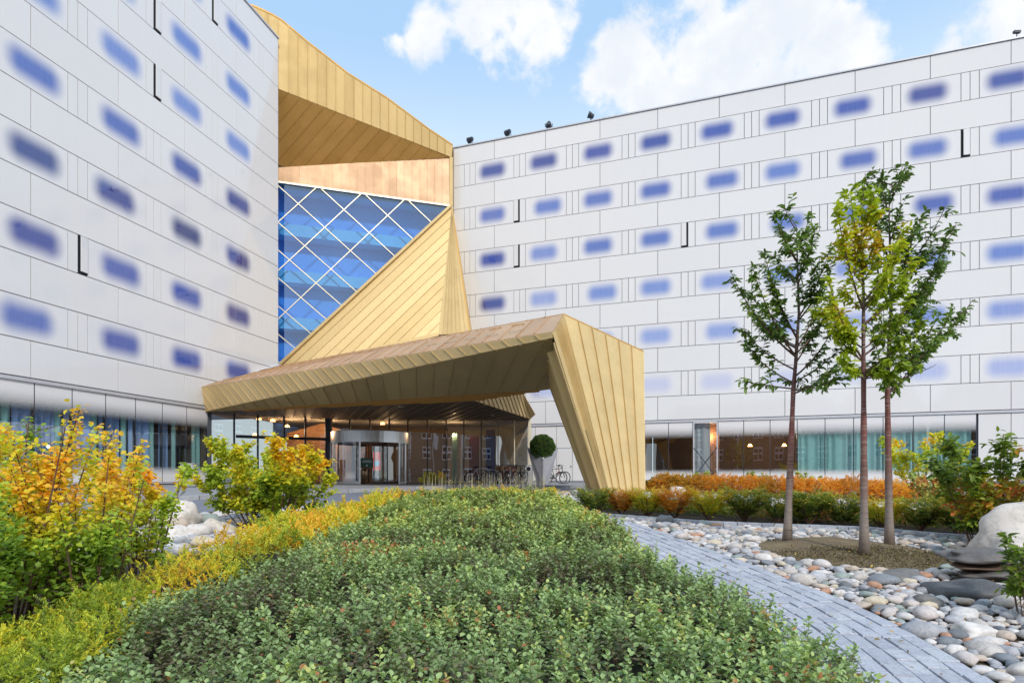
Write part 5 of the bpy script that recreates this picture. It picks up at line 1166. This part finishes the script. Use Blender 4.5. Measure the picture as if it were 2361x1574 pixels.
# ---- orange hedge
def hedge(name, line, width, H_, dn, m_, label, cat, L=.15, nn=16, nl_=.05, nw_=.016, tf=None):
    r_ = empty(name, (*line[0], gz(line[0][1])), 0, label, cat); P_ = []; A = np.array(line, float); sg = np.linalg.norm(np.diff(A, axis=0), axis=1); tot = sg.sum(); n_ = int(tot * width * dn)
    cum = np.concatenate([[0], np.cumsum(sg)]); s_ = RNG.uniform(0, tot, n_); X = np.interp(s_, cum, A[:, 0]); Y = np.interp(s_, cum, A[:, 1]); ofs = RNG.uniform(-.5, .5, n_) * width
    X = X + ofs * .35; Y = Y + ofs; endf = np.clip(np.minimum(s_, tot - s_) / .4, .3, 1); prof = np.sqrt(np.clip(1 - (2 * ofs / width) ** 2, .05, 1))
    hh = H_ * (.92 + .18 * vnoise(X, Y, 1.6, 3) + .10 * vnoise(X, Y, 5, 6)) * (.45 + .55 * prof) * (.6 + .4 * endf); surf = RNG.random(n_) ** .45
    base = np.stack([X, Y, gzv(Y) + hh * surf - .05], 1); out_ = np.stack([ofs * .2, ofs * 2.2, np.full(n_, .55)], 1) + rvec(n_, 0, .45)
    tone = tf(X, Y) if tf else np.clip(.5 + vnoise(X, Y, 1.5, 14) * .8 + RNG.normal(size=n_) * .12, 0, 1)
    v, f, rr2 = sprays(base, out_, RNG.uniform(.6, 1.2, n_) * L, nn, nl_, nw_, tone); fast('foliage', v, f, rr2, M[m_], r_)
    q = MB()
    for i in range(int(tot / .35)):
        s0 = i * .35 + .15; x = float(np.interp(s0, cum, A[:, 0])); y = float(np.interp(s0, cum, A[:, 1]))
        for k in range(3): a = random.uniform(0, 6.28); q.tube([(x, y, gz(y)), (x + .12 * math.cos(a), y + .12 * math.sin(a), gz(y) + H_ * .7)], [.012, .005], 4)
    tag(q.build('stems', M['stem'], r_), kind='stuff'); return r_
hedge('orange_hedge', [(4.25, 19.0), (6.1, 17.4), (8.2, 16.5), (10.3, 15.6)], .95, .70, 1000, 'needle_or', 'long low clipped hedge turned orange in front of the right wing glazing', 'hedge',
      tf=lambda X, Y: np.clip(.15 + .10 * (X - 4) + vnoise(X, Y, 1.5, 14) * .5 + RNG.normal(size=len(X)) * .12, 0, 1))
# ---- row of yews
yew_spots = [(1.75, 12.95), (2.35, 13.05), (2.85, 12.75), (3.35, 12.5), (3.95, 12.2), (4.6, 12.0), (5.15, 11.75), (5.65, 11.55), (6.15, 11.3), (6.7, 11.0), (7.15, 10.65), (7.6, 10.35), (5.9, 12.1), (8.2, 10.2)]
def yew(seed, m_, spread):
    global RNG; n_ = 380; a = RNG.uniform(0, 6.28, n_); t = RNG.random(n_) ** .7; rad = spread * (.15 + .85 * t) * RNG.uniform(.4, 1, n_)
    base = np.stack([rad * np.cos(a) * .9, rad * np.sin(a) * .9, .08 + .44 * t * RNG.uniform(.75, 1.1, n_)], 1); dirs = np.stack([np.cos(a), np.sin(a), .9 + 0 * a], 1) + rvec(n_, 0, .35)
    tone = np.clip(.35 + .35 * t + RNG.normal(size=n_) * .2, 0, 1); v, f, r_ = sprays(base, dirs, RNG.uniform(.6, 1.2, n_) * .17, 16, .045, .013, tone)
    o = fast('foliage', v, f, r_, M[m_]); me = o.data; bpy.data.objects.remove(o)
    q = MB()
    for i in range(9): b_ = random.uniform(0, 6.28); q.tube([(0, 0, 0), (.08 * math.cos(b_), .08 * math.sin(b_), .14), (spread * .7 * math.cos(b_), spread * .7 * math.sin(b_), .42)], [.014, .01, .004], 4)
    return me, q.mesh('stem', M['stem'])
yv = [yew(i, m_, sp_) for i, (m_, sp_) in enumerate([('needle_gr', .30), ('needle_gr', .34), ('needle_yel', .32), ('needle_or', .30), ('needle_gr', .28)])]
kinds = [0, 3, 2, 3, 2, 4, 1, 0, 4, 2, 1, 4, 0, 1]
words = ['dark green', 'dark green spreading', 'golden-green', 'orange', 'narrow dark green']
places = ['at the left end of the yew row beside the canopy leg', 'second from the left end of the yew row', 'third from the left end of the yew row', 'fourth from the left end of the yew row', 'left of the vase-shaped yew in the row', 'a step left of the leftmost trunk', 'just right of the leftmost tree trunk', 'midway between the leftmost and middle trunks', 'just left of the middle tree trunk', 'between the middle and right tree trunks', 'just right of the rightmost tree trunk', 'in front of the white-flowered plant', 'behind the row near the middle trunk', 'beside the big pale boulder']
for i, ((x, y), k) in enumerate(zip(yew_spots, kinds)):
    r_ = empty('yew_shrub', (x, y, gz(y) + .02), i * 1.3, '%s yew %s' % (words[k], places[i]), 'shrub', 'yew shrubs planted in a row'); s_ = random.uniform(.92, 1.15); s_ *= 1.22; r_.scale = (s_ * 1.12, s_ * 1.05, s_ * .82)
    link(bpy.data.objects.new('foliage', yv[k][0]), r_); link(bpy.data.objects.new('stem', yv[k][1]), r_)
# ground cover between the yews and the far edging
n_ = 15000; X = RNG.uniform(1.8, 10.5, n_); Y0 = np.interp(X, [1.5, 4.2, 6.1, 10.2], [14.6, 13.2, 12.0, 10.4]); Y = Y0 + RNG.uniform(-.4, 1.7, n_); Z = gzv(Y) + RNG.uniform(.04, .20, n_)
v, f = leaves(np.stack([X, Y, Z], 1), rvec(n_, .6, .8), np.array([[0, 0, 1.0]]) + rvec(n_, 0, .4), RNG.uniform(.04, .07, n_), RNG.uniform(.03, .05, n_))
tag(fast('ground_cover', v, f, np.repeat(np.clip(.4 + vnoise(X, Y, 1.5, 2) + RNG.normal(size=n_) * .15, 0, 1), 6), M['leaf_cover']), 'yellow-green and rusty ground cover behind the yew row', kind='stuff')

# ---- multi-stem shrubs with separate leaves
def shrub(name, label, loc, n_stem, H_, spread, n_leaf, ls, m_, tonef, bare=4, twigs=7, lean=(0, 0), zmin=.12, hv=(.65, 1.0), cat='shrub', wl=.8):
    x0, y0 = loc; z0 = gz(y0); r_ = empty(name, (x0, y0, z0), 0, label, cat); q = MB(); tw = MB(); tips = []
    for i in range(n_stem):
        a = 2 * math.pi * i / n_stem * 1.0 + random.uniform(-.4, .4); rad = spread * math.sqrt(random.random()); hh = H_ * random.uniform(*hv)
        b0 = Vector((x0 + .35 * rad * math.cos(a), y0 + .35 * rad * math.sin(a), z0)); tp_ = Vector((x0 + rad * math.cos(a) + lean[0], y0 + rad * math.sin(a) + lean[1], z0 + hh)); mid_ = b0.lerp(tp_, .45) + Vector((0, 0, hh * .06)) + Vector((random.uniform(-.05, .05), random.uniform(-.05, .05), 0))
        pts = [b0.lerp(mid_, t).lerp(mid_.lerp(tp_, t), t) for t in np.linspace(0, 1, 7)]; q.tube(pts, list(np.linspace(.010, .003, 7) * (H_ / 1.6)), 5)
        isb = i < bare
        for j in range(twigs):
            t = random.uniform(.25, .98); k = t * 6; p = pts[int(k)].lerp(pts[min(6, int(k) + 1)], k - int(k)); d_ = Vector((random.gauss(0, 1), random.gauss(0, 1), random.uniform(.3, 1.2))).normalized(); L = random.uniform(.12, .34) * (1.1 - .5 * t) * (H_ / 1.4)
            e_ = p + d_ * L; tw.tube([p, p.lerp(e_, .5) + Vector((0, 0, .01)), e_], [.0035, .0025, .0015], 3)
            if isb:
                for _ in range(2): d2 = (d_ + Vector((random.gauss(0, .7), random.gauss(0, .7), .4))).normalized(); tw.tube([p.lerp(e_, .5), p.lerp(e_, .5) + d2 * L * .6], [.002, .001], 3)
            else: tips.append((p, e_, t))
        if not isb: tips += [(pts[4], pts[6], 1.0), (pts[5], pts[6], 1.0), (pts[5], pts[6], 1.0)]
    q.build('stems', M['stem'], r_); tag(tw.build('twigs', M['twig'], r_), kind='stuff')
    ii = RNG.integers(0, len(tips), n_leaf); u = RNG.uniform(.05, 1.05, n_leaf); p0 = np.array([tuple(t[0]) for t in tips])[ii]; p1 = np.array([tuple(t[1]) for t in tips])[ii]
    Pn = p0 + (p1 - p0) * u[:, None] + RNG.normal(size=(n_leaf, 3)) * .018 * H_; Pn[:, 2] = np.maximum(Pn[:, 2], z0 + zmin)
    hf = (Pn[:, 2] - z0) / H_; tone = np.clip(tonef(hf, Pn) + RNG.normal(size=n_leaf) * .13, 0, 1); Lf = RNG.uniform(.75, 1.2, n_leaf) * ls
    v, f = leaves(Pn, rvec(n_leaf, -.15, .8) * np.array([1, 1, .55]), np.array([[0, -.35, 1.0]]) + rvec(n_leaf, 0, .4), Lf, Lf * wl, .12); fast('foliage', v, f, np.repeat(tone, 6), M[m_], r_)
    return r_
tl_ = lambda hf, p: .34 + .26 * np.clip(hf, 0, 1) + .75 * vnoise(p[:, 0], p[:, 2] * 1.0, 1.6, 5)
shrub('autumn_shrub', 'tall open shrub with orange and yellow leaves at the far left edge', (-4.15, 4.9), 36, 2.02, .85, 7800, .044, 'leaf_yel', lambda hf, p: tl_(hf, p) - .07, bare=2, hv=(.40, 1.0))
shrub('autumn_shrub', 'tall open green and yellow shrub to the right of the leftmost shrub', (-3.5, 5.0), 28, 1.74, .50, 5600, .044, 'leaf_yel', lambda hf, p: tl_(hf, p) - .05, bare=2, hv=(.42, 1.0))
shrub('autumn_shrub', 'yellow-green leafed shrub standing behind the leftmost tall shrub', (-5.3, 6.3), 22, 1.75, .7, 4500, .058, 'leaf_yel', tl_, bare=4, hv=(.5, 1.0))
shrub('autumn_shrub', 'lower green leafed shrub at the foot of the tall orange ones', (-3.75, 3.9), 28, 1.35, .60, 6500, .042, 'leaf_yel', lambda hf, p: .30 + .5 * vnoise(p[:, 0], p[:, 2], 2, 7), bare=1, hv=(.6, 1.0))
shrub('autumn_shrub', 'green and yellow shrub beside the left boulder', (-4.1, 6.6), 18, 1.5, .55, 4500, .055, 'leaf_yel', lambda hf, p: .26 + .35 * hf + .5 * vnoise(p[:, 0], p[:, 2], 2, 8), bare=2)
shrub('lemon_shrub', 'round lemon-yellow shrub in front of the lobby and revolving door', (-4.35, 10.9), 38, 1.80, 1.30, 10500, .08, 'leaf_lemon', lambda hf, p: .12 + .62 * hf + .5 * vnoise(p[:, 0], p[:, 2], 2.5, 9), bare=5, hv=(.5, .9), twigs=9)
shrub('autumn_shrub', 'airy yellow and orange shrub between the orange hedge and the right wing', (12.3, 18.0), 18, 1.85, 1.2, 2600, .09, 'leaf_yel', lambda hf, p: .45 + .25 * hf + .5 * vnoise(p[:, 0], p[:, 2], 1.6, 10), bare=3)
shrub('green_shrub', 'rounded grey-green shrub at the right end of the orange hedge', (10.9, 15.6), 18, .85, .75, 3600, .06, 'leaf_bed', lambda hf, p: .35 + .3 * hf, bare=0, hv=(.6, .95), zmin=.03)
shrub('flowering_plant', 'pale green white-flowered bushy plant at the right end of the yew row', (7.95, 11.5), 16, .95, .45, 2600, .05, 'leaf_bed', lambda hf, p: .75 + .25 * hf, bare=0, zmin=.03)
shrub('green_shrub', 'dark green shrub left of the orange hedge behind the leg', (4.3, 19.6), 10, .55, .5, 1400, .06, 'leaf_box', lambda hf, p: .5 + 0 * hf, bare=0, zmin=.02)
for i, (x, y) in enumerate([(6.3, 19.5), (7.6, 19.0), (8.9, 18.4), (5.4, 20.0)]):
    shrub('green_shrub', ['small green shrub behind the hedge under the braced open window', 'small green shrub behind the hedge right of the braced window', 'small green shrub behind the hedge by the leftmost trunk', 'small green shrub behind the hedge next to the gold leg'][i], (x, y), 9, .72, .5, 900, .055, 'leaf_bed', lambda hf, p: .5 + .2 * hf, bare=1, zmin=.02)
tm_ = lambda hf, p: .38 + .9 * vnoise(p[:, 0] * 1.3, p[:, 2] * 1.3, 2.2, 15)
shrub('maple_shrub', 'maple shrub with green and orange leaves over the big pale boulder', (7.1, 9.0), 24, 1.72, .85, 4200, .105, 'leaf_maple', tm_, bare=1, hv=(.55, 1.0), zmin=.30, wl=.5)
shrub('maple_shrub', 'low green maple branch hanging at the right edge in front of the slab stack', (4.5, 5.25), 10, .82, .34, 900, .075, 'leaf_maple', lambda hf, p: .3 + .4 * vnoise(p[:, 0], p[:, 2], 3, 16), bare=0, lean=(.1, 0), zmin=.30, wl=.5)

# ---- three young cherry trees
def img_tree(name, label, base, Zt, trunk, tips, m_, n_leaf, lfs, seed, tonef, r0=.062, crop=(1650, 350, 2.4123), spread=.35, bare_tips=()):
    random.seed(seed); toN = lambda c: (crop[0] + c[0] / crop[2], crop[1] + c[1] / crop[2]); bp = P(base[0], base[1], Zt); r_ = empty(name, (bp.x, bp.y, gz(Zt) + .1), 0, label, 'tree', 'young trees in the pebble garden')
    tr = [Vector((bp.x, bp.y, gz(Zt) + .06))] + [P(*toN(c), Zt) + Vector((0, random.uniform(-.02, .02), 0)) for c in trunk]
    # resample trunk smoothly
    pts = []
    for i in range(len(tr) - 1):
        for t in np.linspace(0, 1, 8)[:-1]: pts.append(tr[i].lerp(tr[i + 1], t))
    pts.append(tr[-1]); n_ = len(pts); z0, z1 = pts[0].z, pts[-1].z
    rad = [max(.004, r0 * (1 - ((p.z - z0) / (z1 - z0)) ** .85 * .95)) * (1 + .07 * math.sin(p.z * 9) + (.35 * max(0, .12 - (p.z - z0)) / .12)) for p in pts]
    q = MB(); q.tube(pts, rad, 12); q.build('trunk', M['bark'], r_, smooth=True)
    br = MB(); segs = []
    def trunk_at(z):
        for a, b_ in zip(pts, pts[1:]):
            if a.z <= z <= b_.z: return a.lerp(b_, (z - a.z) / max(1e-6, b_.z - a.z))
        return pts[-1]
    zc = tr[1].z
    for i, tp_ in enumerate(tips):
        pt = P(*toN(tp_), Zt); dx_ = pt.x - trunk_at(min(pt.z, z1)).x; dy_ = random.uniform(-1, 1) * (spread + abs(dx_) * .5); tip = P(*toN(tp_), Zt + dy_); reach = math.hypot(tip.x - bp.x, dy_)
        o_ = trunk_at(max(zc + random.uniform(-.05, .2), min(tip.z - .25, tip.z - reach * random.uniform(.9, 1.5)))); c1 = Vector((o_.x + (tip.x - o_.x) * .65, o_.y + (tip.y - o_.y) * .65, o_.z + (tip.z - o_.z) * .38))
        B_ = [o_.lerp(c1, t).lerp(c1.lerp(tip, t), t) for t in np.linspace(0, 1, 10)]; L = sum((b2 - a2).length for a2, b2 in zip(B_, B_[1:])); br.tube(B_, list(np.linspace(.014, .003, 10) * min(1.3, .6 + L * .4)), 5)
        if tp_ in bare_tips: continue
        for k in range(2, 9): segs.append((B_[k], B_[k + 1] if k < 9 else B_[9], 1.0))
        for k in range(int(3 + L * 3.2)):
            u = random.uniform(.22, .92) * 9; p = B_[int(u)].lerp(B_[int(u) + 1], u - int(u)); dr = (B_[int(u) + 1] - B_[int(u)]).normalized(); d_ = (dr * .9 + Vector((random.gauss(0, .7), random.gauss(0, .7), random.gauss(.1, .5)))).normalized(); e_ = p + d_ * random.uniform(.10, .26); br.tube([p, e_], [.004, .002], 3); segs.append((p, e_, .9))
    for k in range(int(n_ * .45), n_ - 1): segs.append((pts[k], pts[k + 1], .6))
    br.build('branches', M['stem'], r_)
    ln = np.array([(b_ - a).length * w_ for a, b_, w_ in segs]); ii = RNG.choice(len(segs), n_leaf, p=ln / ln.sum()); a_ = np.array([tuple(s[0]) for s in segs])[ii]; b_ = np.array([tuple(s[1]) for s in segs])[ii]; u = RNG.random(n_leaf)[:, None]; Pn = a_ + (b_ - a_) * u
    dr = unit(b_ - a_); ax = dr * .45 + rvec(n_leaf, 0, .62) * np.array([1, 1, .45]) + np.array([[0, 0, -.35]]); Lf = RNG.uniform(.7, 1.2, n_leaf) * lfs
    tone = np.clip(tonef(Pn) + RNG.normal(size=n_leaf) * .14, 0, 1); v, f = leaves(Pn, ax, np.array([[0, -.3, 1.0]]) + rvec(n_leaf, 0, .35), Lf, Lf * .46, .22); fast('crown', v, f, np.repeat(tone, 6), M[m_], r_); return r_
img_tree('cherry_tree', 'young dark green tree on the left of the trio with a reddish trunk', (1815, 1262), 9.22, [(430, 1330), (445, 1180), (462, 900), (455, 600), (452, 420), (375, 300)],
         [(320, 320), (380, 300), (520, 350), (555, 430), (340, 420), (270, 560), (330, 575), (640, 520), (650, 600), (85, 670), (205, 640), (160, 850), (180, 780), (150, 980), (155, 1050), (140, 1270), (590, 750), (690, 900), (660, 780), (730, 1050), (665, 1180), (740, 1250), (500, 1310), (400, 1270), (510, 500), (400, 500), (300, 700), (560, 640), (240, 900), (380, 640), (560, 900), (330, 1000)], 'leaf_tree', 2900, .105, 3,
         lambda p: .4 + .5 * vnoise(p[:, 0], p[:, 2], 1.5, 4))
img_tree('cherry_tree', 'young lime-yellow tree in the middle of the trio', (1992.6, 1295), 8.12, [(824, 1260), (824, 1000), (826, 780), (812, 560), (818, 350), (830, 190)],
         [(670, 290), (750, 230), (830, 180), (890, 200), (900, 280), (770, 440), (740, 560), (620, 690), (610, 820), (590, 880), (690, 1130), (760, 1220), (650, 900), (1040, 400), (1040, 500), (1110, 580), (1000, 640), (1090, 790), (1160, 930), (1130, 1050), (1080, 1190), (990, 1260), (940, 1180), (900, 450), (880, 600), (720, 780), (700, 960), (1000, 900), (900, 740), (790, 330), (1060, 700), (660, 410)], 'leaf_tree_y', 3500, .10, 5,
         lambda p: .38 + .10 * (p[:, 2] - 3.5) + .5 * vnoise(p[:, 0], p[:, 2], 1.5, 8), bare_tips=((660, 410),))
img_tree('cherry_tree', 'taller dark green tree on the right of the trio reaching furthest right', (2051, 1275), 8.85, [(955, 1330), (957, 1180), (970, 950), (978, 700), (962, 420), (965, 240), (1045, 80)],
         [(830, 120), (860, 110), (1070, 70), (1030, 130), (920, 160), (1280, 300), (1180, 310), (1340, 420), (1290, 480), (1275, 590), (1250, 640), (1210, 730), (1430, 820), (1380, 880), (1320, 850), (1180, 830), (940, 350), (1020, 310), (1140, 1100), (1000, 1340), (930, 1310), (870, 960), (880, 560), (1230, 930), (1060, 480), (1110, 430), (1200, 520), (1130, 700), (1090, 900), (880, 780), (1230, 1180), (860, 450), (1160, 980)], 'leaf_tree', 3000, .10, 9,
         lambda p: .38 + .4 * vnoise(p[:, 0], p[:, 2], 1.5, 6), bare_tips=((1230, 1180),))
# tufts of grass and dry stalks at the far end of the bed
n_ = 260; X = RNG.uniform(-2.2, .9, n_); Y = RNG.uniform(14.4, 16.0, n_); b0 = np.stack([X, Y, gzv(Y)], 1); tp2 = b0 + np.stack([RNG.normal(size=n_) * .06, RNG.normal(size=n_) * .06, RNG.uniform(.35, .85, n_)], 1); w_ = np.array([[.006, 0, 0]])
v = np.stack([b0 - w_, b0 + w_, tp2 + w_ * .3, tp2 - w_ * .3], 1).reshape(-1, 3); tag(fast('dry_grass', v, np.arange(len(v)).reshape(-1, 4), RNG.random(len(v)), simple('dry_stalk', (.42, .38, .26), .9)), 'dry grass stalks at the far end of the shrub bed', kind='stuff')
